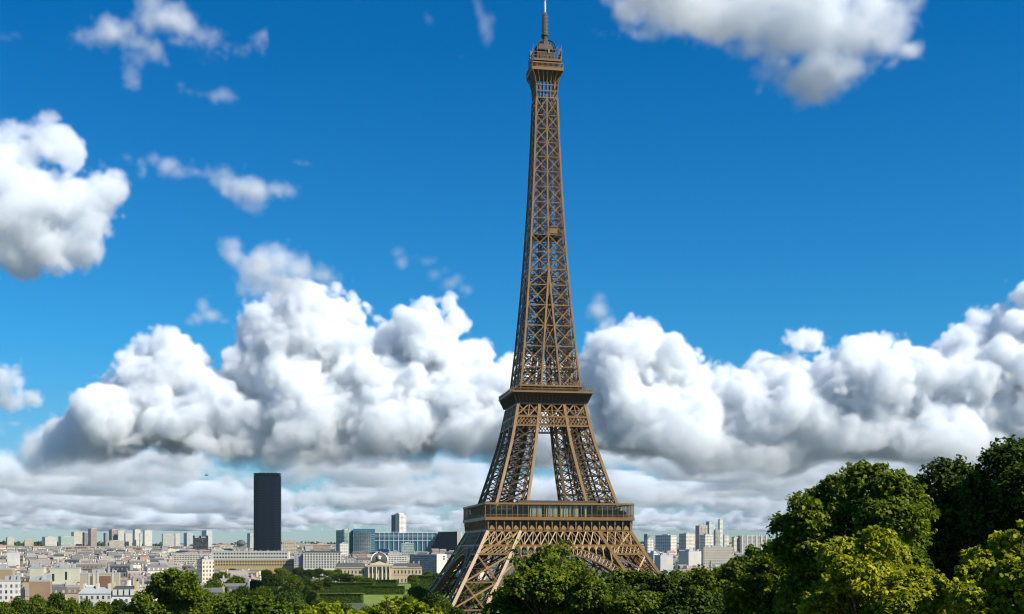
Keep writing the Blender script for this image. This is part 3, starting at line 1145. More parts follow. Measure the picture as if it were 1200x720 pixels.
# tower behind the long building
d = 3250
r_, wr, wl, hh = corner_block('notched_tower', 'white tower with left side painted dark as shade, behind the long glass building', 'office tower', 457.5, 468, 475.6, 604, 626, d, 42, (.78, .78, .76), shade_left=(.06, .10, .13), sink=20)
mb = MB()
mb.box(wr * .1, wr * .9, wl * .2, wl * .45, hh + .1, hh + 6.5)
mb.box(wr * .2, wr * .5, wl * .6, wl * .8, hh + .1, hh + 4)
mb.box(-.2, 1.2, -.2, wl * .5, 0, hh + 4.5)
mb.build('crown_fin', M['white_wall'], r_)

# right of the iron tower: the high-rise complex
right_blocks = [
    ('small dark tower block on the far horizon right of the iron tower', 755, 758.5, 762, 626.5, 640, 4300, 42, (.22, .25, .28)),
    ('white cube apartment block nearest the iron tower', 756, 759, 766.5, 632, 644, 2600, 30, (.74, .72, .68)),
    ('grey shaded slab with a white end, between the cube and the pale pair', 769, 786, 795, 628, 642, 2700, 62, (.72, .71, .68)),
    ('pale apartment block with a grey flank left of the high rise group', 797, 804, 816, 626, 641, 2900, 38, (.72, .68, .60)),
    ('high rise with a beige gridded front and dark flank', 816, 819.5, 830, 616.5, 643, 3100, 25, (.50, .45, .38)),
    ('white mid rise block standing before the high rise group', 821, 826.5, 837, 627.5, 643, 2700, 32, (.72, .70, .65)),
    ('tall teal and white glass tower, stepped, in the high rise group', 828, 831, 838, 612, 640, 3200, 30, (.55, .66, .66)),
    ('grey glass tower fronting the slim white fin', 837, 838.5, 844, 621.5, 640, 3050, 20, (.40, .46, .46)),
    ('slimmest and highest white tower of the group, dark on one edge', 842, 843.5, 847.3, 609.5, 640, 3150, 35, (.74, .76, .76)),
    ('white block just past the high rise group', 848, 849, 855, 628, 641, 3000, 25, (.74, .71, .64)),
    ('cream corner block between the white one and the striped slab', 858, 860, 866.5, 630, 641, 3000, 30, (.68, .62, .48)),
]
for lab, a, m_, b, yt, yb, d, yaw, paint in right_blocks:
    corner_block('apartment_tower', lab, 'tower block', a, m_, b, yt, yb, d, yaw, paint, group='tower blocks right of the iron tower')
r_, wr, wl, hh = corner_block('striped_slab_block', 'long grey slab block with white vertical stair shafts', 'apartment block', 866, 868, 901, 628.5, 642, 3000, 10, (.48, .48, .47))
for i in range(6):
    x = 4 + (wr - 8) * i / 5
    mb = MB()
    mb.box(x - 1.7, x + 1.7, -.9, 1, 0, hh + 2.4)
    mb.build('stair_shaft', M['white_wall'], r_)


def window_grid(root, wm, x0, x1, zs, n, w, h, y, name='window', frames=True):
    """Individual recessed windows on a front wall; copies share one mesh."""
    mb = MB()
    mb.box(-w / 2, w / 2, -.06, .25, 0, h)
    fm = MB()
    for a, b, c, e in ((-w / 2 - .18, -w / 2, 0, h), (w / 2, w / 2 + .18, 0, h), (-w / 2 - .25, w / 2 + .25, -.22, 0), (-w / 2 - .18, w / 2 + .18, h, h + .2)):
        fm.box(a, b, -.2, .2, c, e)
    me, fe = mb.mesh(name, wm[0]), fm.mesh('window_frame', wm[1])
    for z in zs:
        for i in range(n):
            x = x0 + (x1 - x0) * (i + .5) / n
            o = link(name, me, root, (x, y, z))
            if frames:
                link('window_frame', fe, o)


# long cream office wing in front of the dark skyscraper
d = 1900.0
pa, pb = at(247, 646.5, d), at(344.5, 646.5, d)
zb = ground_z(0, d) - 2
L = pb.x - pa.x
root = empty('cream_office_building', (pa.x, d, zb), R(2))
tag(root, 'long cream building with regular window rows in front of the black skyscraper', 'office building')
Ht = pa.z - zb
mb = MB()
mb.box(0, L, 0, 16, 0, Ht - 12, mat=1)
mb.box(0, L - 9, 2.5, 16, Ht - 12, Ht, mat=0)
mb.box(-.4, L + .4, -.5, .2, Ht - 12.3, Ht - 11.6, mat=0)
mb.box(-.2, L - 8.6, 2.1, 2.7, Ht - .1, Ht + .8, mat=0)
mb.build('wall', [M['white_wall'], M['ochre_wall']], root)
window_grid(root, (M['pane'], M['pale_stone']), 3, L - 11, (Ht - 10.2, Ht - 4.6), 26, 2.6, 2.6, 2.5, frames=False)
window_grid(root, (M['pane'], M['pale_stone']), 2, L - 2, (Ht - 16.8,), 30, 2.2, 2.6, 0, frames=False)
mb = MB()
for z in (Ht - 21.5,):
    for i in range(30):
        x = 2 + (L - 4) * (i + .5) / 30
        mb.box(x - 1.1, x + 1.1, -.05, .2, z, z + 2.6)
lw = mb.build('lower_window_row', M['pane'], root)
lw['kind'] = 'stuff'
r2 = np.random.default_rng(8)
for i in range(12):
    x = 4 + (L - 24) * (i + r2.uniform(.1, .8)) / 12
    mb = MB()
    mb.box(x, x + r2.uniform(1.2, 3.5), 6, 9, Ht + .02, Ht + r2.uniform(1.2, 4.0))
    mb.build('roof_stack', M['concrete'], root)
keep(246, 345, 666, d)

# white office block with punched windows, left wing painted grey as shade
d = 1850.0
pa, pm, pb = at(344.5, 647.5, d), at(355.5, 647.5, d), at(399, 647.5, d)
zb = ground_z(0, d) - 2
root = empty('white_office_block', (pm.x, d, zb), R(9))
tag(root, 'white block with square punched windows and a wing painted grey as shade', 'office building')
L = (pb.x - pm.x) / math.cos(R(9))
Ht = pm.z - zb
mb = MB()
mb.box(0, L, 0, 22, 0, Ht)
mb.build('wall', M['white_wall'], root)
mb = MB()
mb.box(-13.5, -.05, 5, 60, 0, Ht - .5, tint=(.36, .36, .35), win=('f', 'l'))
mb.build('side_wing', M['slab'], root)
window_grid(root, (M['pane'], M['white_wall']), 1.0, L - 1, (Ht - 4.0, Ht - 7.8, Ht - 11.6, Ht - 15.4, Ht - 19.2, Ht - 23.0), 13, 2.4, 2.4, 0, frames=False)
mb = MB()
mb.box(-.4, L + .4, -.4, .5, Ht - .25, Ht + .5)
mb.box(2, L - 2, 5, 18, Ht + .02, Ht + 2.4)
mb.build('roof_storey', M['slate'], root)
keep(344, 400, 666, d)

# long block, shaded side painted dark, lit gable white, behind the domed palace
d = 1900.0
pa, pm, pb = at(478, 650, d), at(511.5, 650, d), at(522.5, 650, d)
zb = ground_z(0, d) - 2
root = empty('white_gabled_block', (pm.x, d, zb), R(52))
tag(root, 'long block with window side painted dark as shade and blank white gable, right of the domed palace', 'office building')
wr = (pb.x - pm.x) / math.cos(R(52))
wl = (pm.x - pa.x) / math.sin(R(52))
Ht = pm.z - zb
mb = MB()
mb.box(0, wr, 0, wl, 0, Ht, tint=(.30, .31, .30), win=('l',), top=1, ttop=(.4, .4, .38))
mb.build('wall', [M['slab'], M['zinc']], root)
mb = MB()
mb.box(.02, wr + .3, -.5, -.02, 0, Ht + .6)
mb.build('gable_wall', M['white_wall'], root)
for z in (Ht - 4.4, Ht - 8):
    mb = MB()
    mb.box(wr * .62, wr * .80, -.62, -.3, z, z + 2.1)
    mb.build('gable_window', M['pane'], root)
keep(478, 523, 666, d)

# the block with white window bands right of the dome
d = 2000.0
r_, wr, wl, hh = corner_block('ribbon_window_block', 'white block with wide dark windows just behind the palace dome', 'office building', 450, 452, 477, 651.5, 662, d, 6, (.70, .69, .65), sink=8)
corner_block('green_glass_box', 'pale green glass box above the palace roofs', 'office building', 469, 470.5, 485, 637.5, 652, 2500, 8, (.36, .48, .45), sink=8)
corner_block('white_corner_house', 'bright white house front near the teal glass cluster', 'house', 396, 398.5, 407.5, 637.5, 650, 2700, 20, (.80, .79, .75), sink=8)
corner_block('beige_flat_block', 'beige flat roofed block at the foot of the black skyscraper', 'apartment block', 329, 331, 348, 634.5, 648, 2800, 10, (.62, .54, .42), sink=8)
corner_block('long_pale_wing', 'long pale wing with tiny windows left of the cream building', 'office building', 202, 203.5, 246, 649.5, 658, 2000, 4, (.66, .62, .52), sink=8)
corner_block('brown_flat_block', 'brownish block behind the white punched window building', 'apartment block', 365, 367, 387, 638.5, 648, 2700, 10, (.42, .33, .26), sink=8)

# right: the white flat block and cream terrace beyond the trees
corner_block('blank_white_block', 'blank white wall with a grey flank among roofs beyond the trees', 'apartment block', 797, 807, 823.5, 647, 661, 1500, 34, (.54, .50, .43), mat='zinc', sink=10)
r_, wr, wl, hh = corner_block('cream_terrace_block', 'cream stepped block with dark window openings above the tree tops', 'apartment block', 823, 824.5, 860, 642.5, 657, 1560, 6, (.56, .50, .38), mat='facade', sink=10)
corner_block('grey_gable_house', 'pale roofed house with a blank white gable low behind the trees', 'house', 768, 774, 790, 652, 666, 1250, 30, (.50, .46, .40), mat='zinc', sink=8)
corner_block('pale_roof_house', 'small grey gabled house close beside the iron tower leg', 'house', 758, 766, 776, 649, 664, 1500, 38, (.60, .59, .56), mat='facade', sink=8)

# left: blank party walls that catch the sun
corner_block('blank_cream_wall', 'blank cream party wall, upright block beside the slotted wall', 'apartment house', 33, 35, 50.5, 666.5, 683, 900, 8, (.60, .55, .40), mat='zinc', sink=14)
r_, wr, wl, hh = corner_block('slotted_cream_wall', 'wide cream party wall with two tall dark slots', 'apartment house', 57, 58.5, 91.5, 667, 683, 920, 8, (.62, .58, .44), mat='zinc', sink=14)
for x0, x1, z0, z1 in ((1.5, 3.2, hh - 9, hh - 3.5), (10.7, 12.2, hh - 8, hh - 2)):
    mb = MB()
    mb.box(x0, x1, -.12, .3, z0, z1)
    mb.build('light_slot', M['pane'], r_)
r_, wr, wl, hh = corner_block('brown_panel_house', 'tan apartment house with brown wall panels between white strips', 'apartment house', 92, 93.5, 137.5, 673.5, 692, 780, 8, (.50, .41, .28), mat='zinc', sink=14)
M['panel'] = plain('brown tiled panel', (.24, .12, .07), .8)
for a, b in ((.24, .32), (.5, .79)):
    mb = MB()
    mb.box(wr * a, wr * b, -.12, .3, 2, hh - 1)
    mb.build('brown_panel', M['panel'], r_)
for a in (.215, .335, .44, .82):
    mb = MB()
    mb.box(wr * a, wr * a + 1.0, -.2, .35, 2, hh + .6)
    mb.build('white_strip', M['white_wall'], r_)
corner_block('brown_end_wall', 'brown rendered end wall at the very edge of the rooftops', 'apartment house', -12, -10, 13, 668, 684, 900, 8, (.40, .28, .16), mat='zinc', sink=14)
corner_block('white_low_block', 'white block with flat top, among small roofs below the horizon', 'apartment house', 6, 8.5, 21.5, 648.5, 661, 1650, 20, (.60, .56, .49), mat='zinc', sink=10)
corner_block('brown_low_house', 'low brown house front in front of the cream party walls', 'apartment house', 32, 34, 57, 682, 695, 700, 8, (.34, .22, .13), mat='zinc', sink=12)
corner_block('white_front_house', 'white house front close above the park trees', 'apartment house', -4, -2, 20.5, 682, 700, 690, 12, (.70, .66, .58), mat='facade', sink=12)
corner_block('sunlit_corner_house', 'cream corner house catching sun beside the round tree', 'apartment house', 228, 237, 248.5, 657, 681, 1000, 38, (.66, .58, .44), mat='facade', sink=12)

# white mansard house with dormers, and the grey zinc roof in front of the brown panels
d = 600.0
pa, pb = at(131, 700, d), at(157.5, 700, d)
root = empty('mansard_house', (pa.x, d, 0), R(10))
tag(root, 'white house with slate mansard roof and dormer windows behind the park trees', 'apartment house')
L = pb.x - pa.x
ze = at(0, 699, d).z
mb = MB()
mb.box(0, L, 0, 12, 0, ze, tint=(.72, .69, .62), win=('f',))
mb.build('wall', M['facade'], root)
mb = MB()
mb.frustum(-.2, L + .2, -.2, 12.2, ze, ze + 4.2, 1.0, 1.0)
mb.box(1.2, L - 1.2, 1.2, 10.8, ze + 4.22, ze + 4.7)
rf = mb.build('roof', M['slate'], root)
for i in range(4):
    x = L * (i + .5) / 4
    mb = MB()
    mb.box(x - .95, x + .95, -.35, 2, ze + .4, ze + 3.2)
    o = mb.build('dormer', M['white_wall'], rf)
for x, t_ in ((0, 6.4), (L, 6.8)):
    mb = MB()
    mb.box(x - .5, x + .5, 1, 11, ze - 1, ze + t_)
    mb.build('chimney', M['cream_wall'], rf)
keep(130, 158, 702, d)
d = 640.0
pa, pb = at(92, 690, d), at(128.5, 690, d)
root = empty('zinc_roofed_house', (pa.x, d, 0), R(8))
tag(root, 'house with broad grey zinc roof in front of the brown panelled wall', 'apartment house')
L = pb.x - pa.x
ze = at(0, 696, d).z
mb = MB()
mb.box(0, L, 0, 13, 0, ze, tint=(.60, .57, .5), win=('f',))
mb.build('wall', M['facade'], root)
mb = MB()
mb.frustum(-.3, L + .3, -.3, 13.3, ze, ze + 3.0, 2.0, 4.5, tint=(.34, .36, .36))
mb.box(3, 7, 4, 8, ze + 3.02, ze + 4.2, tint=(.7, .68, .62))
mb.build('roof', M['zinc'], root)
for x in (1.5, 8, L - 2):
    mb = MB()
    mb.box(x, x + .9, 3, 9, ze + 1, ze + 5.0, tint=(.6, .5, .38))
    mb.build('chimney', M['zinc'], root)
keep(91, 129, 699, d)

# ------------------------------------------------------------------ the domed palace at the end of the park
d = 1600.0
sc = d / F
pc = at(444.3, 650, d)
zb = -2.0
root = empty('domed_palace', (pc.x, d, zb), R(6))
tag(root, 'wide classical palace with a square grey dome and columned portico facing the park', 'palace')
X = lambda px: (px - 444.3) * sc
Z = lambda py: CAMZ + (HZ - py) * sc - zb
for a, b, e in ((393, 428.9, .5), (459.6, 494.5, 0)):
    wings = MB()
    wings.box(X(a), X(b), 0, 18, 0, Z(665 + e))
    wings.box(X(a - .4), X(b + .1), -.6, .1, Z(665.7 + e), Z(664.5 + e))
    wings.box(X(a), X(b), -.35, .1, Z(674), Z(673.2))
    wings.build('wing', M['cream_wall'], root)
cen = MB()
cen.box(X(429), X(459.5), -3, 20, 0, Z(664))
cen.box(X(429), X(460), -5.5, -2.5, Z(664.2), Z(662.2))
cen.box(X(434.5), X(454.5), 1, 20, Z(664), Z(657.5))
cen.build('central_block', M['cream_wall'], root)
pd = MB()
b = len(pd.v)
for y in (-5.6, -3):
    pd.v += [(X(433), y, Z(662)), (X(455.5), y, Z(662)), (X(444.3), y, Z(657.8))]
pd.face([b, b + 1, b + 2]); pd.face([b + 5, b + 4, b + 3]); pd.face([b + 1, b + 4, b + 5, b + 2]); pd.face([b, b + 2, b + 5, b + 3]); pd.face([b, b + 3, b + 4, b + 1])
pd.build('pediment', M['pale_stone'], root)
for px in (432, 436.5, 441, 447.5, 452, 456.5):
    c = MB()
    c.lathe(((1.05, 0), (1.0, .6), (.85, .8), (.78, Z(665) - 1), (1.05, Z(665) - .6), (1.1, Z(664.3))), c=(X(px), -4.4, 0), n=10)
    c.build('column', M['pale_stone'], root)
dm = MB()
hb = (X(454) - X(434.6)) / 2
zz0 = Z(657.5)
for i in range(9):
    t0, t1 = i / 9, (i + 1) / 9
    f = lambda t: hb * math.cos(t * math.pi / 2 * .86)
    h0 = Z(648.2) - zz0
    g = lambda t: zz0 + h0 * math.sin(t * math.pi / 2 * .92) / math.sin(math.pi / 2 * .92)
    dm.frustum(-f(t0), f(t0), 10 - f(t0), 10 + f(t0), g(t0), g(t1), f(t0) - f(t1), f(t0) - f(t1))
dome = dm.build('dome', M['slate'], root)
rb = MB()
for sx, sy in ((-1, -1), (1, -1), (1, 1), (-1, 1)):
    for i in range(9):
        t0, t1 = i / 9, (i + 1) / 9
        rb.beam((sx * f(t0) * 1.01, 10 + sy * f(t0) * 1.01, g(t0)), (sx * f(t1) * 1.01, 10 + sy * f(t1) * 1.01, g(t1)), 1.3, 1.3)
rb.build('dome_rib', M['pale_stone'], dome)
cl = MB()
cl.lathe(((3.2, Z(652.6)), (3.2, Z(651.9))), c=(0, 10 - f(.5) - .6, 0), n=16)
cl.lathe(((1.9, Z(655.5)), (2.2, Z(653)), (1.2, Z(651.5)), (.2, Z(651)),), c=(0, 10 - f(.3) - .8, 0), n=12)
cl.build('dome_dormer', M['pale_stone'], dome)
ln = MB()
ln.lathe(((1.6, Z(648.6)), (1.6, Z(647.4)), (.9, Z(647)), (.25, Z(646)), (.15, Z(642.5)), (.02, Z(642.3))), c=(0, 10, 0), n=10)
ln.build('flagpole_lantern', M['slate'], dome)
r2 = np.random.default_rng(3)
for a, b, z0, z1, pxs in ((393, 429, 665, 659.8, (395, 401, 408, 421, 427)), (459.5, 493.5, 664, 660.5, (463, 470, 474, 479, 485, 491))):
    rf = MB()
    rf.frustum(X(a), X(b), .5, 17.5, Z(z0), Z(z1), 3, 5.5)
    rfo = rf.build('roof', M['slate'], root)
    for px in pxs:
        ch = MB()
        ch.box(X(px) - .7, X(px) + .7, 6, 9, Z(662), Z(658.2 - r2.uniform(0, 1.2)))
        ch.build('chimney', M['cream_wall'], rfo)
window_grid(root, (M['pane'], M['pale_stone']), X(460.5), X(494), (Z(682.2), Z(672.4)), 8, 1.7, 4.2, 0)
window_grid(root, (M['pane'], M['pale_stone']), X(394), X(428), (Z(672.4),), 8, 1.7, 4.2, 0)
window_grid(root, (M['pane'], M['pale_stone']), X(431.5), X(457), (Z(681.5), Z(672)), 6, 1.7, 5.0, -3)
keep(391, 497, 685, d)

# ------------------------------------------------------------------ ordinary houses: the nearest as things, the rest as one mass of roofs
WALLS = (((.58, .49, .33), 'cream'), ((.68, .61, .48), 'white'), ((.44, .36, .24), 'tan'), ((.33, .30, .25), 'grey'), ((.48, .38, .25), 'sand coloured'), ((.26, .165, .10), 'brown'), ((.60, .51, .37), 'pale stone'))
WALLP = (.26, .24, .15, .12, .12, .05, .06)
ROOFS = (((.17, .15, .125), 'grey zinc'), ((.07, .07, .068), 'dark slate'), ((.36, .33, .28), 'pale flat'), ((.24, .115, .065), 'rust tiled'))
ROOFP = (.40, .24, .30, .06)


def house_into(mb, L, D, H, wi, ri, r, off=(0, 0, 0), rz=0.0, fine=True, only=None, side=None):
    """Walls, roof and chimneys of one house; only: 'wall', 'roof' or 'chimney'."""
    kw, kr = r.uniform(.82, 1.12), r.uniform(.8, 1.25)
    wc = tuple(c * kw for c in WALLS[wi][0])
    rc = tuple(c * kr for c in ROOFS[ri][0])
    pc = [r.random() for _ in range(30)]
    if only in (None, 'wall'):
        mb.box(-L / 2, L / 2, -D / 2, D / 2, 0, H, mat=0, tint=wc, win=('f', 'b') if pc[0] < .45 else ('l', 'r'), off=off, rz=rz, top=1, ttop=rc)
    if only in (None, 'roof'):
        if ri == 2:
            mb.box(-L / 2, L / 2, -D / 2, D / 2, H + .004, H + .5, mat=1, tint=rc, off=off, rz=rz)
            for i in range(2 + int(pc[1] * 3)):
                x = (pc[2 + i] - .5) * L * .7
                y = (pc[6 + i] - .5) * D * .5
                mb.box(x - 1.3 - pc[9], x + 1.5, y - 1.2, y + 1.2, H + .5, H + 1.5 + 2.2 * pc[10 + i], mat=1, tint=(.52 + .2 * pc[14], .5 + .19 * pc[14], .45 + .17 * pc[14]), off=off, rz=rz)
        else:
            mh = 2.6 + 2 * pc[1]
            mb.frustum(-L / 2, L / 2, -D / 2 - .2, D / 2 + .2, H + .004, H + mh, .25, D * .13, mat=1, tint=rc, off=off, rz=rz)
            mb.frustum(-L / 2 + .3, L / 2 - .3, -D * .37, D * .37, H + mh + .004, H + mh + 1.5, .1, D * .3, mat=1, tint=tuple(min(.7, c * 1.25 + .05) for c in rc), off=off, rz=rz)
            if fine:
                for i in range(max(2, int(L / 3.2))):
                    x = -L / 2 + L * (i + .5) / max(2, int(L / 3.2))
                    mb.box(x - .65, x + .65, -D / 2 + .05, -D / 2 + 2.2, H + .5, H + 2.4, mat=1, tint=wc, off=off, rz=rz)
    if only in (None, 'chimney'):
        for s in ((-1, 1) if side is None else (side,)):
            if pc[16 + s] < .85:
                cx = s * (L / 2 - .5)
                y0 = (pc[18 + s] - .5) * D * .3
                hh = 3.2 + 3.2 * pc[20 + s]
                mb.box(cx - .45, cx + .45, y0 - 2.4, y0 + 2.4, H - 2, H + hh, mat=1, tint=tuple(c * (.8 + .4 * pc[22]) for c in wc), off=off, rz=rz)
                if fine:
                    for i in range(5):
                        mb.box(cx - .16, cx + .16, y0 - 2 + i * .95, y0 - 1.7 + i * .95, H + hh, H + hh + .9, mat=1, tint=(.34, .15, .08), off=off, rz=rz)


PARK_DIR = Vector((-math.sin(TROT), math.cos(TROT)))


def park_coords(x, y):
    v = Vector((x - TX, y - TY))
    return v.dot(PARK_DIR), v.dot(Vector((PARK_DIR.y, -PARK_DIR.x)))


def blocked(x, y, z_top, half):
    s, t = park_coords(x, y)
    if -150 < s < 1075 and abs(t) < 150:
        return True
    a, b, yt = px_of(x - half, y), px_of(x + half, y), py_of(z_top, y)
    for p0, p1, yb, d in LM:
        if b > p0 - 1 and a < p1 + 1:
            if y < d + 25 and yt < yb - .8:
                return True
            if abs(y - d) < 30:
                return True
    return False


cands = []
r2 = np.random.default_rng(21)
dd = 530.0
while dd < 5300:
    step = 17 if dd < 1100 else 17 + (dd - 1100) * .012
    for side in (0, 1):
        lo, hi = ((-70, 560), (742, 1300))[side]
        x = (lo - 600) / F * dd + r2.uniform(0, 14)
        while x < (hi - 600) / F * dd:
            L = r2.uniform(8, 20) * (1 if dd < 1100 else 1 + (dd - 1100) / 3200)
            y = dd + r2.uniform(-9, 9)
            xc = x + L / 2
            Hh = r2.uniform(11.5, 20.5) if r2.random() < .85 else r2.uniform(19, 27)
            if dd > 3000:
                Hh *= 1.1
            cands.append((xc, y, L, r2.uniform(8, 12.5), Hh))
            x += L + (0.3 if r2.random() < .7 else r2.uniform(4, 14))
    dd += step
singles, mass = [], []
for xc, y, L, D, Hh in cands:
    gz = ground_z(xc, y)
    if blocked(xc, y, gz + Hh + 7, L / 2 + 3):
        continue
    yt = py_of(gz + Hh + 4, y)
    if yt > 712 and y < 800:
        continue
    inside = -2 < px_of(xc, y) < 560 or 742 < px_of(xc, y) < 905
    (singles if inside and len(singles) < 290 else mass).append((xc, y, L, D, Hh, gz))


def order_word(i, n):
    if n == 2:
        return ('left one of two alike', 'right one of two alike')[i]
    if i == 0:
        return f'leftmost of {n} alike'
    if i == n - 1:
        return f'rightmost of {n} alike'
    w = ('second', 'third', 'fourth', 'fifth', 'sixth', 'seventh', 'eighth', 'ninth', 'tenth')
    return f'{w[i - 1]} from left of {n} alike' if i - 1 < len(w) else f'{w[n - 2 - i]} from right of {n} alike' if n - 2 - i < len(w) else f'middle one of {n} alike'


def zone(px, y):
    if px > 700:
        return 'beyond the trees right of the iron tower'
    band = 'close behind the park trees' if y < 760 else 'in the middle rows of roofs' if y < 1150 else 'in the far rows of roofs'
    where = 'under the far skyline cluster' if px < 120 else 'under the white skyline slabs' if px < 190 else 'toward the cream building' if px < 340 else 'near the domed palace'
    return band + ' ' + where


made = []
for xc, y, L, D, Hh, gz in singles:
    r = random.Random(int(xc * 13 + y * 7))
    wi = int(r2.choice(len(WALLS), p=WALLP))
    ri = int(r2.choice(len(ROOFS), p=ROOFP))
    rz = R(r.choice((-8, 3, 10, 10, 12, 25, 34)))
    seed = int(xc * 31 + y)
    size = 'wide' if L > 20 else 'narrow' if L < 14 else 'mid sized'
    root = empty('apartment_house', (xc, y, gz - 1), rz)
    for part, nm, sd_ in (('wall', 'wall', None), ('roof', 'roof', None), ('chimney', 'chimney', -1), ('chimney', 'chimney', 1)):
        rr = random.Random(seed)
        mb = MB()
        house_into(mb, L, D, Hh + 1, wi, ri, rr, fine=True, only=part, side=sd_)
        if mb.f:
            mb.build(nm, [M['facade'], M['zinc']], root)
    made.append((root, f'{size} {WALLS[wi][1]} house with {ROOFS[ri][1]} roof', zone(px_of(xc, y), y), px_of(xc, y)))
by = {}
for m_ in made:
    by.setdefault((m_[1], m_[2]), []).append(m_)
for (a, b), lst in by.items():
    lst.sort(key=lambda q: q[3])
    for i, q in enumerate(lst):
        lab = f'{a} {b}' if len(lst) == 1 else f'{a} {b}, {order_word(i, len(lst))}'
        w = lab.split()
        tag(q[0], ' '.join(w) if len(w) <= 16 else ' '.join(lab.replace(' of roofs', '').replace(' with', ',').replace(' sized', '').replace(' alike', '').replace(' coloured', '').replace('house, ', 'house, ').split()[:16]), 'house', 'houses in the roofscape')

mb = MB()
for xc, y, L, D, Hh, gz in mass:
    r = random.Random(int(xc * 17 + y * 3))
    wi = int(r2.choice(len(WALLS), p=WALLP))
    ri = int(r2.choice(len(ROOFS), p=ROOFP))
    house_into(mb, L, D, Hh + 3, wi, ri, r, off=(xc, y, gz - 3), rz=R(r.choice((-8, 3, 10, 12, 30, 38))), fine=y < 1400)
tag(mb.build('distant_roofscape', [M['facade'], M['zinc']]), 'dense mass of far pale house roofs reaching to the skyline', None, None, 'stuff')
print('houses', len(singles), 'mass', len(mass))
# ------------------------------------------------------------------ trees
def leaves(r, lobes, n, size, clump=0.27, flat=0.0):
    """n folded leaf quads on clumps spread over the lobes. lobes: (centre, rx, ry, rz). Returns vertices (4 per leaf) and tone."""
    lobes = np.array([(*c, a, b, e) for c, a, b, e in lobes], np.float32)
    wgt = (lobes[:, 3] * lobes[:, 5])
    per = np.maximum(4, (52 * wgt / wgt.mean())).astype(int)
    cc, cr, ct = [], [], []
    for L, k in zip(lobes, per):
        v = r.standard_normal((k, 3))
        v /= np.linalg.norm(v, axis=1)[:, None]
        v[:, 2] = np.where(v[:, 2] < -.45, -v[:, 2], v[:, 2])
        rad = r.uniform(.62, 1.0, k)[:, None]
        cc.append(L[:3] + v * rad * L[3:6])
        cr.append(np.full(k, clump * (L[3] + L[5]) / 2) * r.uniform(.6, 1.25, k))
        ct.append(np.clip(r.normal(.45, .2, k), 0, 1))
    cc, cr, ct = np.concatenate(cc), np.concatenate(cr), np.concatenate(ct)
    p = cr ** 2
    pick = r.choice(len(cc), n, p=p / p.sum())
    v = r.standard_normal((n, 3))
    v /= np.linalg.norm(v, axis=1)[:, None]
    rad = np.abs(r.uniform(0, 1, n)) ** .55
    rad = np.where(r.random(n) < .10, rad * r.uniform(1.1, 1.75, n), rad)
    pos = cc[pick] + v * (rad * cr[pick])[:, None] * np.array([1.15, 1.15, .85])
    nrm = v * .55 + r.standard_normal((n, 3)) * .5 + np.array([.25, -.12, .7])
    nrm /= np.linalg.norm(nrm, axis=1)[:, None]
    a = np.cross(nrm, r.standard_normal((n, 3)))
    a /= np.linalg.norm(a, axis=1)[:, None]
    b = np.cross(nrm, a)
    s = size * r.uniform(.6, 1.3, n)[:, None]
    fold = nrm * s * .16
    q = np.stack([pos - a * s * .62, pos - b * s * .40 + fold, pos + a * s * .62 - fold * .4, pos + b * s * .40 + fold], 1)
    tone = np.clip(ct[pick] * .6 + r.uniform(0, .55, n), 0, 1)
    return q.reshape(-1, 3), tone


def trunk_mesh(name, base, top, lobes, r0, r):
    mb = MB()
    base, top = Vector(base), Vector(top)
    pts = [base.lerp(top, t) + Vector((r.uniform(-.25, .25), r.uniform(-.25, .25), 0)) * (t * (1 - t) * 4) for t in np.linspace(0, 1, 6)]
    mb.tube(pts, [r0 * (1.35 - .75 * t) for t in np.linspace(0, 1, 6)], 9)
    for c, a, b, e in lobes:
        c = Vector(c) * 1.0
        c.z -= e * .55
        st = base.lerp(top, float(np.clip(.55 + .45 * r.random(), 0, 1)))
        mid = st.lerp(c, .5) + Vector((0, 0, (c - st).length * .08))
        rr = r0 * .26
        mb.tube([st, mid, c], [rr, rr * .65, rr * .22], 6)
        for _ in range(2):
            d_ = Vector((r.uniform(-a, a), r.uniform(-b, b), r.uniform(-.2, .8) * e)) * .8
            mb.tube([mid, mid.lerp(c + d_, .6), c + d_], [rr * .4, rr * .25, rr * .08], 5)
    return mb.mesh(name, M['bark'])


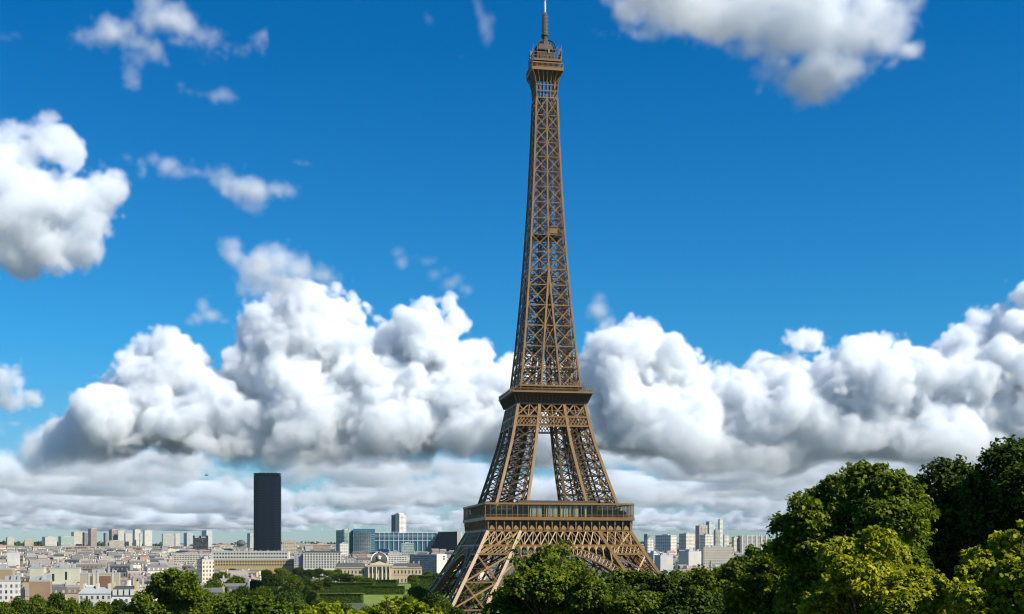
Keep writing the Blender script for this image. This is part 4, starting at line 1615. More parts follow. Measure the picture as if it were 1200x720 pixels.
def photo_tree(name, label, d, blobs, n, size, leaf, seed, group=None, depth=.9, cat='tree', fill=0):
    """A tree whose crown lobes stand where the photograph shows them, at distance d and with real depth."""
    r = np.random.default_rng(seed)
    k = d / F
    xs = np.array([b[0] for b in blobs])
    x0 = ((xs.min() + xs.max()) / 2 - 600) * k
    g = ground_z(x0, d)
    lobes = []
    span = (xs.max() - xs.min()) * k / 2 + 1
    for bl in blobs:
        px, py, rp = bl[:3]
        x, z = (px - 600) * k - x0, CAMZ + (HZ - py) * k - g
        rr = rp * k
        edge = abs(x) / span
        dy = r.uniform(-1, 1) * span * depth * (1 - .7 * edge)
        lobes.append(((x, dy, z), rr, rr * 1.05, rr * .92))
    for c, a_, b_, e_ in list(lobes):          # small sprays that break up the outline
        for _ in range(3):
            an = r.uniform(-.4, math.pi + .4)
            q = r.uniform(.85, 1.2)
            s_ = r.uniform(.2, .42)
            lobes.append(((c[0] + a_ * q * math.cos(an), c[1] + r.uniform(-.5, .5) * b_, c[2] + e_ * q * math.sin(an)), a_ * s_, b_ * s_, e_ * s_ * r.uniform(.7, 1.3)))
    nl = len(lobes)
    for _ in range(fill):          # the side of the crown turned away
        b = lobes[r.integers(0, len(blobs))]
        lobes.append(((b[0][0] * .8, abs(b[0][1]) * .5 + span * r.uniform(.3, .9), b[0][2] * .95 - .3), b[1], b[2], b[3]))
    root = empty(name, (x0, d, g), 0)
    tag(root, label, cat, group)
    v, t = leaves(r, lobes, n, size)
    link('crown', array_mesh('crown', v, 4, [M[leaf]], t), root)
    zt = max(l[0][2] for l in lobes)
    zm = np.mean([l[0][2] for l in lobes])
    link('trunk', trunk_mesh('trunk', (0, 0, -.4), (0, 0, max(3, zm * .78)), lobes[:len(blobs)] + lobes[nl:], .28 + .012 * zt, r), root)
    return root


# the big trees on the slope close by
photo_tree('broadleaf_tree', 'tall near tree with two rounded heads, first to rise over the skyline', 74,
           [(1012, 562, 22), (1000, 585, 30), (1040, 580, 26), (975, 585, 20), (1060, 595, 26), (940, 600, 20), (925, 620, 20), (950, 625, 26), (985, 620, 34), (1025, 620, 36), (1062, 630, 30), (930, 650, 26), (965, 660, 34), (1010, 665, 36), (1050, 670, 34), (1030, 556, 14), (1026, 572, 18), (1012, 580, 20), (1047, 565, 14), (930, 590, 12), (985, 565, 14), (1000, 700, 36), (950, 700, 32)],
           84000, .25, 'leaf_green', 1, 'trees on the near slope', fill=8)
photo_tree('broadleaf_tree', 'dark tree between the two headed one and the highest one', 88,
           [(1092, 560, 20), (1115, 562, 22), (1080, 580, 22), (1105, 592, 32), (1130, 585, 28), (1078, 612, 26), (1110, 625, 36), (1145, 610, 34), (1085, 650, 32), (1125, 660, 38), (1080, 690, 30), (1140, 700, 36), (1072, 572, 12), (1128, 560, 14)],
           70000, .26, 'leaf_dark', 2, 'trees on the near slope', fill=6)
photo_tree('broadleaf_tree', 'highest dark tree of the slope, cut by the picture edge', 80,
           [(1152, 545, 18), (1175, 548, 26), (1198, 540, 26), (1150, 572, 22), (1185, 580, 36), (1215, 560, 34), (1165, 610, 34), (1205, 615, 38), (1240, 590, 40), (1175, 650, 36), (1220, 655, 40), (1160, 530, 9), (1190, 525, 13), (1206, 527, 14), (1255, 640, 40), (1230, 545, 26)],
           78000, .26, 'leaf_dark', 3, 'trees on the near slope', fill=8)
photo_tree('broadleaf_tree', 'tree with yellow sunlight painted in its leaves, below the two headed one', 58,
           [(1000, 655, 26), (1030, 645, 24), (1055, 662, 28), (985, 680, 28), (1020, 685, 36), (1065, 700, 34), (990, 715, 34), (1040, 725, 40), (1085, 725, 30), (960, 715, 22), (1035, 630, 10), (1090, 690, 20), (975, 650, 12)],
           66000, .22, 'leaf_sunlit', 4, 'trees on the near slope', fill=5)
photo_tree('broadleaf_tree', 'yellow green tree low in the corner below the highest tree', 54,
           [(1170, 660, 22), (1195, 640, 20), (1150, 680, 24), (1185, 690, 34), (1220, 670, 34), (1140, 710, 30), (1180, 725, 36), (1225, 715, 38), (1120, 700, 18), (1155, 652, 10), (1205, 622, 11)],
           62000, .215, 'leaf_sunlit', 5, 'trees on the near slope', fill=5)
photo_tree('broadleaf_tree', 'shaded tree beneath the two headed one, left of the yellow one', 96,
           [(912, 648, 18), (930, 660, 26), (892, 672, 20), (908, 690, 30), (945, 685, 34), (872, 700, 24), (900, 715, 36), (945, 720, 36), (918, 636, 10), (896, 658, 10)],
           54000, .28, 'leaf_green', 6, 'trees on the near slope', fill=5)
photo_tree('broadleaf_tree', 'leafy tree covering the arch of the iron tower', 112,
           [(640, 665, 20), (655, 655, 16), (625, 668, 18), (612, 690, 22), (640, 690, 28), (668, 680, 24), (690, 700, 24), (600, 712, 26), (635, 718, 32), (670, 712, 30), (705, 725, 26), (585, 725, 22), (660, 640, 9), (605, 662, 10), (603, 636, 6), (640, 645, 9), (680, 665, 10), (604, 648, 7), (700, 685, 10)],
           64000, .29, 'leaf_green', 7, 'trees on the near slope', fill=6)
row = [
    (742, 682, 18, 150, 'leaf_green', 'rounded tree hiding the right foot of the iron tower'),
    (776, 686, 20, 140, 'leaf_dark', 'dark rounded tree beside the one at the tower foot'),
    (812, 684, 21, 150, 'leaf_green', 'tree crown just below the blank white wall'),
    (846, 678, 20, 140, 'leaf_green', 'tree crown below the cream stepped block'),
    (876, 664, 18, 150, 'leaf_dark', 'dark tree crown in front of the striped slab block'),
    (898, 652, 15, 165, 'leaf_green', 'tree rising against the horizon beside the two headed tree'),
    (718, 690, 22, 130, 'leaf_dark', 'low dark tree between the arch tree and tower foot'),
    (758, 712, 28, 108, 'leaf_green', 'low sunlit crown at the lower edge below the tower foot'),
    (815, 712, 30, 104, 'leaf_dark', 'dark low crown at the lower edge below the white wall'),
    (862, 705, 28, 112, 'leaf_green', 'green low crown at the lower edge below the stepped block'),
]
for i, (px, py, rp, d, leaf, lab) in enumerate(row):
    r = np.random.default_rng(40 + i)
    bl = [(px, py, rp * .7)]
    for j in range(11):
        a = r.uniform(0, 2 * math.pi)
        q = rp * r.uniform(.5, 1.05)
        bl.append((px + q * math.cos(a) * 1.15, py + q * abs(math.sin(a)) * 1.5 - rp * .35, rp * r.uniform(.42, .7)))
    for j in range(5):
        bl.append((px + r.uniform(-1, 1) * rp, py + rp * r.uniform(1.2, 2.4), rp * .8))
    photo_tree('broadleaf_tree', lab, d, bl, 38000, .31, leaf, 60 + i, 'tree row below the tower', fill=4)
photo_tree('young_lime_tree', 'bright lime green tree tips poking up at the lower edge', 72,
           [(455, 712, 8), (462, 706, 5), (480, 716, 9), (495, 712, 6), (440, 720, 9), (425, 724, 9), (508, 722, 8), (470, 728, 14), (445, 732, 12), (499, 730, 12), (456, 700, 3), (410, 722, 6), (484, 706, 4), (515, 715, 3)],
           9000, .26, 'leaf_fresh', 90, None, depth=.6)
for px, py, d, lab in ((285, 712, 120, 'bright leafed tree crown at the lower edge below the cream building'), (322, 716, 118, 'second bright crown at the lower edge, next to the lime tips'), (375, 722, 110, 'small bright crown half cut by the lower edge beside the lime tips')):
    r = np.random.default_rng(int(px))
    bl = [(px + r.uniform(-16, 16), py + r.uniform(-3, 14), r.uniform(7, 13)) for _ in range(12)]
    photo_tree('broadleaf_tree', lab, d, bl, 14000, .36, 'leaf_hedge' if px < 350 else 'leaf_fresh', int(px), 'bright crowns at the lower edge', fill=2)


# --- trees far enough to share a few crowns
PROTO = {}
for leaf in ('leaf_green', 'leaf_dark', 'leaf_hedge'):
    for v_ in range(3):
        r = np.random.default_rng(200 + v_ + len(leaf) * 7)
        lobes = [((0, 0, 11), 3.4, 3.4, 3.2)]
        for j in range(15):
            a = r.uniform(0, 2 * math.pi)
            rr = r.uniform(1.6, 4.2)
            zz_ = r.uniform(6.0, 13.6 - rr * .55)
            lobes.append(((rr * math.cos(a), rr * math.sin(a), zz_), *(r.uniform(1.5, 2.5),) * 2, r.uniform(1.3, 2.1)))
        vv, tt = leaves(r, lobes, 9000, .52)
        PROTO[leaf, v_] = (array_mesh('crown', vv, 4, [M[leaf]], tt), trunk_mesh('trunk', (0, 0, -.5), (0, 0, 9), lobes, .34, r))


def far_tree(px, ptop, d, wpx, leaf, lab, group, name='park_tree', zb=None):
    r = np.random.default_rng(int(px * 91 + d))
    k = d / F
    x = (px - 600) * k
    g = ground_z(x, d) if zb is None else zb
    ht = CAMZ + (HZ - ptop) * k - g
    root = empty(name, (x, d, g), r.uniform(0, 6.28))
    sz, sx = ht / 15.2, wpx * k / 11.6
    root.scale = (sx, sx * r.uniform(.9, 1.1), sz)
    tag(root, lab, 'tree', group)
    cm, tm = PROTO[leaf, int(r.integers(0, 3))]
    link('crown', cm, root)
    link('trunk', tm, root)
    return root


photo_tree('round_tree', 'large round topped green tree in front of the roofs, biggest of its row', 300,
           [(200, 688, 18), (180, 695, 16), (222, 694, 18), (205, 678, 12), (188, 682, 12), (218, 680, 11), (172, 708, 14), (232, 706, 15), (200, 706, 22), (168, 720, 16), (190, 722, 18), (215, 722, 18), (238, 722, 16), (195, 675, 8), (210, 673, 7), (162, 700, 7), (241, 697, 7)],
           34000, .62, 'leaf_green', 95, None, fill=4)
left_row = [(4, 700, 30), (22, 694, 34), (44, 692, 36), (66, 691, 34), (84, 696, 30), (100, 697, 30), (118, 700, 32), (140, 699, 30), (152, 704, 26), (262, 706, 34), (12, 712, 40), (60, 708, 44), (110, 710, 44), (150, 714, 36), (90, 714, 40), (245, 714, 30)]
names = ('first', 'second', 'third', 'fourth', 'fifth', 'sixth', 'seventh', 'eighth', 'ninth')
for i, (px, pt_, w_) in enumerate(left_row):
    leaf = ('leaf_green', 'leaf_hedge', 'leaf_green', 'leaf_dark')[i % 4] if i < 10 else 'leaf_green'
    shade = {'leaf_green': 'green', 'leaf_hedge': 'bright green', 'leaf_dark': 'dark green'}[leaf]
    if i == 9:
        lab = f'{shade} tree at the right foot of the big round tree'
    elif i < 9:
        lab = f'{names[i]} tree from left in the row hiding the nearest houses, {shade}'
    elif i == 15:
        lab = f'low {shade} crown tucked under the right side of the big round tree'
    else:
        lab = f'{names[(10, 12, 14, 11, 13).index(i) if i in (10, 12, 14, 11, 13) else 0]} low {shade} crown along the lower edge, before the hiding row' if False else f'{shade} crown at the lower edge below tree {("one", "three", "six", "eight", "five")[i - 10]} of the hiding row'
    far_tree(px, pt_, 285 - (40 if i >= 10 else 0) + (i % 3) * 12, w_, leaf, lab, 'trees in front of the nearest houses')

# the park: tree belts on both sides of the lawns
plc = []
spec = [
    (252, 676, 620, 40), (275, 672, 760, 34), (300, 676, 700, 40), (322, 670, 900, 32), (345, 672, 1000, 26), (265, 690, 480, 48), (300, 694, 460, 46), (335, 690, 520, 44), (360, 684, 760, 20), (352, 700, 430, 40),
    (290, 668, 1150, 26), (312, 666, 1250, 26), (330, 664, 1350, 22), (258, 668, 1000, 30), (272, 665, 1300, 24), (338, 680, 640, 30), (380, 704, 400, 40), (375, 697, 560, 22), (405, 703, 440, 36), (430, 707, 420, 36),
    (405, 671, 1380, 24), (420, 674, 1320, 24), (432, 676, 1290, 18), (395, 672, 1480, 18),
    (490, 684, 640, 40), (508, 690, 560, 34), (478, 694, 560, 30), (520, 698, 500, 34), (496, 704, 430, 36), (462, 703, 440, 34), (535, 708, 420, 30), (484, 672, 1250, 16), (512, 670, 1150, 20), (528, 668, 1100, 20), (502, 668, 1380, 14), (518, 678, 900, 22),
    (540, 676, 860, 24), (556, 682, 800, 26), (572, 680, 840, 24), (590, 688, 760, 26), (548, 694, 700, 30), (575, 700, 690, 30), (604, 676, 900, 24), (622, 672, 980, 24), (646, 674, 960, 24), (668, 670, 1000, 26), (690, 674, 940, 24), (712, 668, 900, 26), (734, 668, 860, 26), (705, 684, 800, 28), (680, 686, 760, 28), (752, 666, 820, 26),
    (350, 664, 1560, 22), (362, 666, 1500, 20), (374, 665, 1540, 22), (386, 667, 1500, 20), (396, 666, 1520, 16), (358, 675, 1150, 22), (372, 678, 1050, 20), (384, 676, 1150, 18),
    (232, 668, 1100, 24), (244, 684, 560, 30), (310, 682, 560, 34), (285, 683, 600, 34), (346, 688, 600, 24), (366, 690, 700, 18),
]
groups = {}
for px, pt_, d, w_ in spec:
    r = np.random.default_rng(int(px * 7 + d))
    leaf = 'leaf_dark' if r.random() < .6 else 'leaf_green'
    shade = 'dark' if leaf == 'leaf_dark' else 'mid green'
    if px < 350:
        z_ = 'below the cream building' if px < 300 else 'below the white punched window block'
    elif px < 450:
        z_ = 'beside the park lawns'
    elif px < 540:
        z_ = 'between the lawns and the iron tower'
    else:
        z_ = 'seen through the legs of the iron tower'
    dist = 'front row' if d < 600 else 'middle row' if d < 950 else 'back row'
    groups.setdefault((shade, dist, z_), []).append((px, pt_, d, w_, leaf))
for (shade, dist, z_), lst in groups.items():
    lst.sort()
    for i, (px, pt_, d, w_, leaf) in enumerate(lst):
        lab = f'{shade} park tree {z_}, {dist}' + ('' if len(lst) == 1 else ', ' + order_word(i, len(lst)))
        far_tree(px, pt_, d, w_, leaf, ' '.join(lab.replace(' alike', '').split()[:16]), 'park trees')

# --- lawns and clipped hedges
def park_pt(s, t):
    v = Vector((TX, TY)) + PARK_DIR * s + Vector((PARK_DIR.y, -PARK_DIR.x)) * t
    return v.x, v.y


gm_ = grass_mat()
for i, (s0, s1) in enumerate(((60, 338), (344, 572), (578, 772), (778, 935))):
    mb = MB()
    c = [park_pt(s0, -64), park_pt(s0, 64), park_pt(s1, 64), park_pt(s1, -64)]
    mb.v = [(x, y, .03) for x, y in c]
    mb.face([0, 1, 2, 3])
    tag(mb.build('lawn', gm_), kind='structure')


def hedge(label, pxa, pxb, ptop, d, ht, thick, leaf='leaf_hedge', seed=0):
    r = np.random.default_rng(seed)
    k = d / F
    xa, xb = (pxa - 600) * k, (pxb - 600) * k
    zt = CAMZ + (HZ - ptop) * k
    g = ground_z((xa + xb) / 2, d)
    zt = max(zt, g + 2)
    root = empty('clipped_hedge', ((xa + xb) / 2, d, g), 0)
    tag(root, label, 'hedge', 'clipped hedges in the park')
    h, w = zt - g, xb - xa
    n = int(160 * (w * thick + w * h) / 10)
    n = min(n, 26000)
    p = np.stack([r.uniform(-w / 2, w / 2, n), r.uniform(-thick / 2, thick / 2, n), h * (1 - np.abs(r.uniform(0, 1, n)) ** 2.2)], 1)
    sel = r.random(n) < .4
    p[sel, 1] = -thick / 2
    p += r.normal(0, .12, p.shape)
    nn = np.where(p[:, 2:3] > h * .85, np.array([[0, 0, 1.0]]), np.array([[0, -1.0, .3]])) + r.normal(0, .45, (n, 3))
    nn /= np.linalg.norm(nn, axis=1)[:, None]
    a = np.cross(nn, r.standard_normal((n, 3)))
    a /= np.linalg.norm(a, axis=1)[:, None]
    b = np.cross(nn, a)
    s = r.uniform(.35, .75, n)[:, None]
    q = np.stack([p - a * s, p - b * s * .7, p + a * s, p + b * s * .7], 1).reshape(-1, 3)
    link('foliage', array_mesh('foliage', q, 4, [M[leaf]], np.clip(r.normal(.5, .2, n), 0, 1)), root)
    mb = MB()
    for i in range(int(w / 3)):
        x = -w / 2 + 1.5 + 3 * i
        mb.lathe(((.2, -.3), (.14, h * .6)), c=(x, 0, 0), n=6)
    mb.build('stem_row', M['bark'], root)['kind'] = 'stuff'


hedge('long clipped hedge across the upper lawn, dark side and bright flat top', 366, 438, 683.2, 1230, 9, 22, 'leaf_hedge', 1)
hedge('clipped hedge across the lower lawn, nearest the dark park trees', 376, 425, 696.3, 1000, 6, 14, 'leaf_hedge', 2)
hedge('short clipped tree block in front of the palace portico', 440, 466, 680.0, 1330, 9, 26, 'leaf_hedge', 3)
hedge('tall clipped tree block between the palace and the tower leg', 483, 513, 675.0, 1300, 12, 30, 'leaf_hedge', 4)
hedge('low clipped strip behind the short tree block', 428, 474, 687.3, 1180, 6, 12, 'leaf_hedge', 5)

# --- woods on the far hills
r = np.random.default_rng(77)
mbv = []
for i in range(5200):
    y = r.uniform(4700, 8300)
    x = (r.uniform(-90, 1290) - 600) / F * y
    z = ground_z(x, y)
    s = r.uniform(9, 22)
    for k_ in range(7):
        p = np.array([x, y, z + s * .35]) + r.normal(0, 1, 3) * np.array([s * .7, s * .5, s * .22])
        n_ = r.normal(0, 1, 3) + np.array([0, -.4, .8])
        n_ /= np.linalg.norm(n_)
        a = np.cross(n_, r.normal(0, 1, 3))
        a /= np.linalg.norm(a)
        b = np.cross(n_, a)
        mbv += [p - a * s * .55, p - b * s * .4, p + a * s * .55, p + b * s * .4]
tn = np.clip(r.normal(.35, .2, len(mbv) // 4), 0, 1)
tag(link('far_woods', array_mesh('far_woods', np.array(mbv), 4, [M['leaf_dark']], tn)), 'dark wooded strip along the far hills under the skyline', kind='stuff')

# --- a bird
p = at(242, 557, 160)
root = empty('bird', (p.x, p.y, p.z), R(30))
tag(root, 'small dark bird gliding in front of the low clouds', 'bird')
mb = MB()
mb.lathe(((.02, -.28), (.06, -.2), (.075, 0), (.06, .14), (.05, .2), (.02, .28)), n=8)
me = mb.mesh('bird', M['slate'])
me.transform(Matrix.Rotation(R(90), 4, 'Y'))
link('body', me, root)
for s in (-1, 1):
    mb = MB()
    for (y0, y1, w0, w1, z0, z1) in ((.04, .26, .15, .14, 0, .07), (.26, .55, .14, .03, .07, .03)):
        mb.hexa([(-w0 / 2, s * y0, z0 - .008), (w0 / 2, s * y0, z0 - .008), (w1 / 2, s * y1, z1 - .006), (-w1 / 2, s * y1, z1 - .006), (-w0 / 2, s * y0, z0 + .008), (w0 / 2, s * y0, z0 + .008), (w1 / 2, s * y1, z1 + .006), (-w1 / 2, s * y1, z1 + .006)])
    mb.build('wing', M['slate'], root)
# ------------------------------------------------------------------ clouds: real vapour volumes, kilometres away
def spline_mat(n, m):
    t = np.linspace(0, m - 4.001, n) + 1
    i = np.floor(t).astype(int)
    f = t - i
    A = np.zeros((n, m), np.float32)
    r = np.arange(n)
    A[r, i - 1] += (1 - f) ** 3 / 6
    A[r, i] += (3 * f ** 3 - 6 * f ** 2 + 4) / 6
    A[r, i + 1] += (-3 * f ** 3 + 3 * f ** 2 + 3 * f + 1) / 6
    A[r, i + 2] += f ** 3 / 6
    return A


def noise3(r, shape, size, wl):
    ms = [max(4, int(s / wl) + 4) for s in size]
    a = r.standard_normal(ms).astype(np.float32)
    for ax in range(3):
        a = np.moveaxis(np.tensordot(spline_mat(shape[ax], ms[ax]), a, axes=(1, ax)), 0, ax)
    return a / (a.std() + 1e-6)


def cloud_mat(name, dens, col=(0.978, 0.991, 1.0)):  # blue of distant air and shaded depths put into the vapour colour
    m = bpy.data.materials.new(name)
    m.use_nodes = True
    n = m.node_tree.nodes
    n.clear()
    o = n.new('ShaderNodeOutputMaterial')
    v = n.new('ShaderNodeVolumePrincipled')
    v.inputs['Density'].default_value = dens
    v.inputs['Anisotropy'].default_value = 0.0
    v.inputs['Color'].default_value = (*col, 1)
    m.node_tree.links.new(v.outputs[0], o.inputs['Volume'])
    return m


def volume_object(name, label, den, mn, mx, vox, sh, mat):
    vox = tuple(vox) if isinstance(vox, (tuple, list)) else (vox, vox, vox)
    den[0] = den[-1] = 0
    den[:, 0] = den[:, -1] = 0
    den[:, :, 0] = den[:, :, -1] = 0
    c = (mn + mx) / 2
    c[2] = mn[2]
    me = bpy.data.meshes.new(name)
    me.vertices.add(den.size)
    me.attributes.new('vapour', 'FLOAT', 'POINT').data.foreach_set('value', den.transpose(2, 1, 0).ravel())
    me.materials.append(mat)
    ob = link(name, me, None, tuple(c))
    tag(ob, label, None, None, 'stuff')
    lm, lx = mn - c, mx - c
    g = bpy.data.node_groups.new(name, 'GeometryNodeTree')
    g.interface.new_socket('Geometry', in_out='INPUT', socket_type='NodeSocketGeometry')
    g.interface.new_socket('Geometry', in_out='OUTPUT', socket_type='NodeSocketGeometry')
    N_, ln = g.nodes.new, g.links.new
    gi, go, pos = N_('NodeGroupInput'), N_('NodeGroupOutput'), N_('GeometryNodeInputPosition')
    cur = pos.outputs[0]
    for op, val in (('SUBTRACT', tuple(lm)), ('DIVIDE', tuple(float(v) for v in vox)), ('ADD', (.5, .5, .5)), ('FLOOR', None), ('MINIMUM', tuple(float(x - 1) for x in sh)), ('MAXIMUM', (0, 0, 0))):
        vm = N_('ShaderNodeVectorMath')
        vm.operation = op
        ln(cur, vm.inputs[0])
        if val is not None:
            vm.inputs[1].default_value = val
        cur = vm.outputs[0]
    sp = N_('ShaderNodeSeparateXYZ')
    ln(cur, sp.inputs[0])

    def madd(a, b, c_):
        m = N_('FunctionNodeIntegerMath')
        m.operation = 'MULTIPLY_ADD'
        ln(a, m.inputs[0])
        m.inputs[1].default_value = b
        ln(c_, m.inputs[2])
        return m.outputs[0]
    idx = madd(madd(sp.outputs[2], sh[1], sp.outputs[1]), sh[0], sp.outputs[0])
    si = N_('GeometryNodeSampleIndex')
    si.data_type, si.domain = 'FLOAT', 'POINT'
    na = N_('GeometryNodeInputNamedAttribute')
    na.data_type = 'FLOAT'
    na.inputs['Name'].default_value = 'vapour'
    ln(gi.outputs[0], si.inputs['Geometry'])
    ln(na.outputs['Attribute'], si.inputs['Value'])
    ln(idx, si.inputs['Index'])
    vc = N_('GeometryNodeVolumeCube')
    vc.inputs['Min'].default_value, vc.inputs['Max'].default_value = tuple(lm), tuple(lx)
    for i, a_ in enumerate('XYZ'):
        vc.inputs['Resolution ' + a_].default_value = sh[i]
    ln(si.outputs[0], vc.inputs['Density'])
    sm = N_('GeometryNodeSetMaterial')
    sm.inputs['Material'].default_value = mat
    ln(vc.outputs[0], sm.inputs[0])
    ln(sm.outputs[0], go.inputs[0])
    ob.modifiers.new('vapour', 'NODES').node_group = g
    return ob


def make_cloud(name, label, dist, lumps, vox, mat, amp, wl0, octs=5, edge=None, flat=None, depth=1.0, erode=0.0, seed=1, gain=.64, billow=1.0, fade=0.0, grow=.25):
    """lumps: (px, py, rx, ry[, offset in depth]). Smooth union of the lumps, roughened by billows and cut flat at its base; the density
    per voxel is stored on points and read into a volume grid by the modifier."""
    r = np.random.default_rng(seed)
    k = dist / F
    L = np.array([[(l[0] - 600) * k, (l[4] if len(l) > 4 else 0), CAMZ + (HZ - l[1]) * k, l[2] * k, l[3] * k] for l in lumps])
    pad = amp * 1.6 + 2 * vox
    mn = np.array([(L[:, 0] - L[:, 3]).min() - pad, (L[:, 1] - L[:, 3] * depth).min() - pad, (L[:, 2] - L[:, 4]).min() - pad])
    mx = np.array([(L[:, 0] + L[:, 3]).max() + pad, (L[:, 1] + L[:, 3] * depth).max() + pad, (L[:, 2] + L[:, 4]).max() + pad])
    if flat is not None:
        mn[2] = max(mn[2], CAMZ + (HZ - flat[0] - flat[1] * 2.5) * k)
    sh = tuple(int(math.ceil(x / vox)) for x in (mx - mn))
    mx = mn + vox * (np.array(sh) - 1)
    ax = [mn[i] + vox * np.arange(sh[i]) for i in range(3)]
    sd = np.full(sh, 1e9, np.float32)
    for x, y, z, rx, rz in L:
        ry = rx * depth
        rm = min(rx, rz, ry)
        p = pad + rm * .4
        s = []
        for i, (cc, rr) in enumerate(((x, rx), (y, ry), (z, rz))):
            a = max(0, int((cc - rr - p - mn[i]) / vox))
            b = min(sh[i], int((cc + rr + p - mn[i]) / vox) + 2)
            s.append(slice(a, max(a, b)))
        X = ((ax[0][s[0]] - x) / rx)[:, None, None]
        Y = ((ax[1][s[1]] - y) / ry)[None, :, None]
        Z = ((ax[2][s[2]] - z) / rz)[None, None, :]
        q = ((np.sqrt(X * X + Y * Y + Z * Z) - 1) * rm).astype(np.float32)
        v = sd[s[0], s[1], s[2]]
        kk = rm * .22
        h = np.clip(.5 + .5 * (v - q) / kk, 0, 1)
        sd[s[0], s[1], s[2]] = np.where(v > 1e8, q, v * (1 - h) + q * h - kk * h * (1 - h))
    size = mx - mn
    if flat is not None:
        zb_ = CAMZ + (HZ - flat[0]) * k
        fl = flat[1] * k
        nb = noise3(r, sh, size, wl0 * 2) * fl * .6 + noise3(r, sh, size, wl0 * .5) * fl * .25
        sd = np.maximum(sd, (zb_ - ax[2])[None, None, :] + nb)
    sd -= amp * grow
    a, wl = amp, wl0
    for o in range(octs):
        if wl < vox * 1.6:
            break
        e = noise3(r, sh, size, wl)
        sd -= a * (billow * (np.abs(e) * 1.2 - .95) + (1 - billow) * .75 * e)
        a *= gain
        wl *= .5
    den = np.clip(-sd / (edge or vox * 1.5), 0, 1) ** 1.4
    if fade:
        den *= np.clip((ax[2] - zb_) / (fade * k) + .15, .15, 1)[None, None, :]
    if erode > 0:
        e = sum(noise3(r, sh, size, max(vox * 2, wl0 * f)) * w for f, w in ((1, .5), (.5, .4), (.25, .3)))
        den *= np.clip(.55 + e * erode, 0, 1)
    den = den.astype(np.float32)
    off = np.array([0, dist, 0])
    return volume_object(name, label, den, mn + off, mx + off, vox, sh, mat)


DENSE = cloud_mat('dense cumulus vapour', 0.025)
LAYER = cloud_mat('layered cloud vapour', 0.0055, (0.945, 0.978, 1.0))  # bluer still, distance haze painted into the vapour
SOFT = cloud_mat('soft cloud vapour', 0.040)
THIN = cloud_mat('thin cloud vapour', 0.014)


def heap(r, top, base, x0, x1, n, rmin, rmax, nedge, off=300):
    """Lumps that fill the outline under a row of tops down to a level base."""
    tx, ty = [p[0] for p in top], [p[1] for p in top]
    out = []
    for _ in range(n):
        px = r.uniform(x0, x1)
        yt = float(np.interp(px, tx, ty))
        u = r.random() ** 1.2
        q = min((rmin + (rmax - rmin) * r.random() ** 1.7) * (.75 + .5 * u), (base - yt) * .45)
        py = yt + q * .95 + u * (base - yt - q)
        if q > 3 and py < base + q * .3:
            out.append((px, py, q, q * r.uniform(.78, 1), r.uniform(-off, off) - off * .8 * u))
    for _ in range(nedge):
        px = r.uniform(x0, x1)
        yt = float(np.interp(px, tx, ty))
        q = r.uniform(.38, .6) * rmin
        out.append((px, yt + q * 1.0, q, q, r.uniform(-off, off) * .6))
    return out


r = np.random.default_rng(5)
topL = [(55, 520), (70, 492), (85, 478), (108, 458), (120, 452), (140, 422), (165, 394), (195, 386), (222, 396), (245, 420), (268, 424), (282, 410), (296, 378), (312, 352), (332, 342), (362, 334), (400, 338), (425, 348), (446, 372), (462, 376), (474, 362), (490, 356), (505, 346), (525, 352), (540, 374), (550, 398), (572, 418), (592, 420), (606, 408), (630, 420), (650, 440)]
make_cloud('cloud_bank', 'towering white cumulus bank left of the iron tower', 9000, heap(r, topL, 546, 56, 640, 620, 10, 44, 260, 170), 9.5, DENSE, 37, 240, octs=6, edge=38, flat=(541, 10), seed=3, fade=80, grow=.25, gain=.66)
topR = [(620, 440), (650, 424), (680, 418), (700, 402), (722, 384), (745, 374), (768, 374), (786, 388), (800, 404), (815, 412), (835, 430), (856, 434), (874, 440), (888, 420), (908, 404), (935, 390), (955, 400), (975, 412), (995, 398), (1030, 386), (1058, 396), (1085, 404), (1110, 398), (1135, 376), (1160, 362), (1185, 345), (1210, 336), (1250, 330), (1300, 340)]
make_cloud('cloud_bank', 'long white cumulus bank right of the iron tower', 8600, heap(r, topR, 551, 640, 1290, 640, 10, 44, 260, 170), 9.5, DENSE, 37, 240, octs=6, edge=38, flat=(546, 10), seed=9, fade=90, grow=.25, gain=.66)


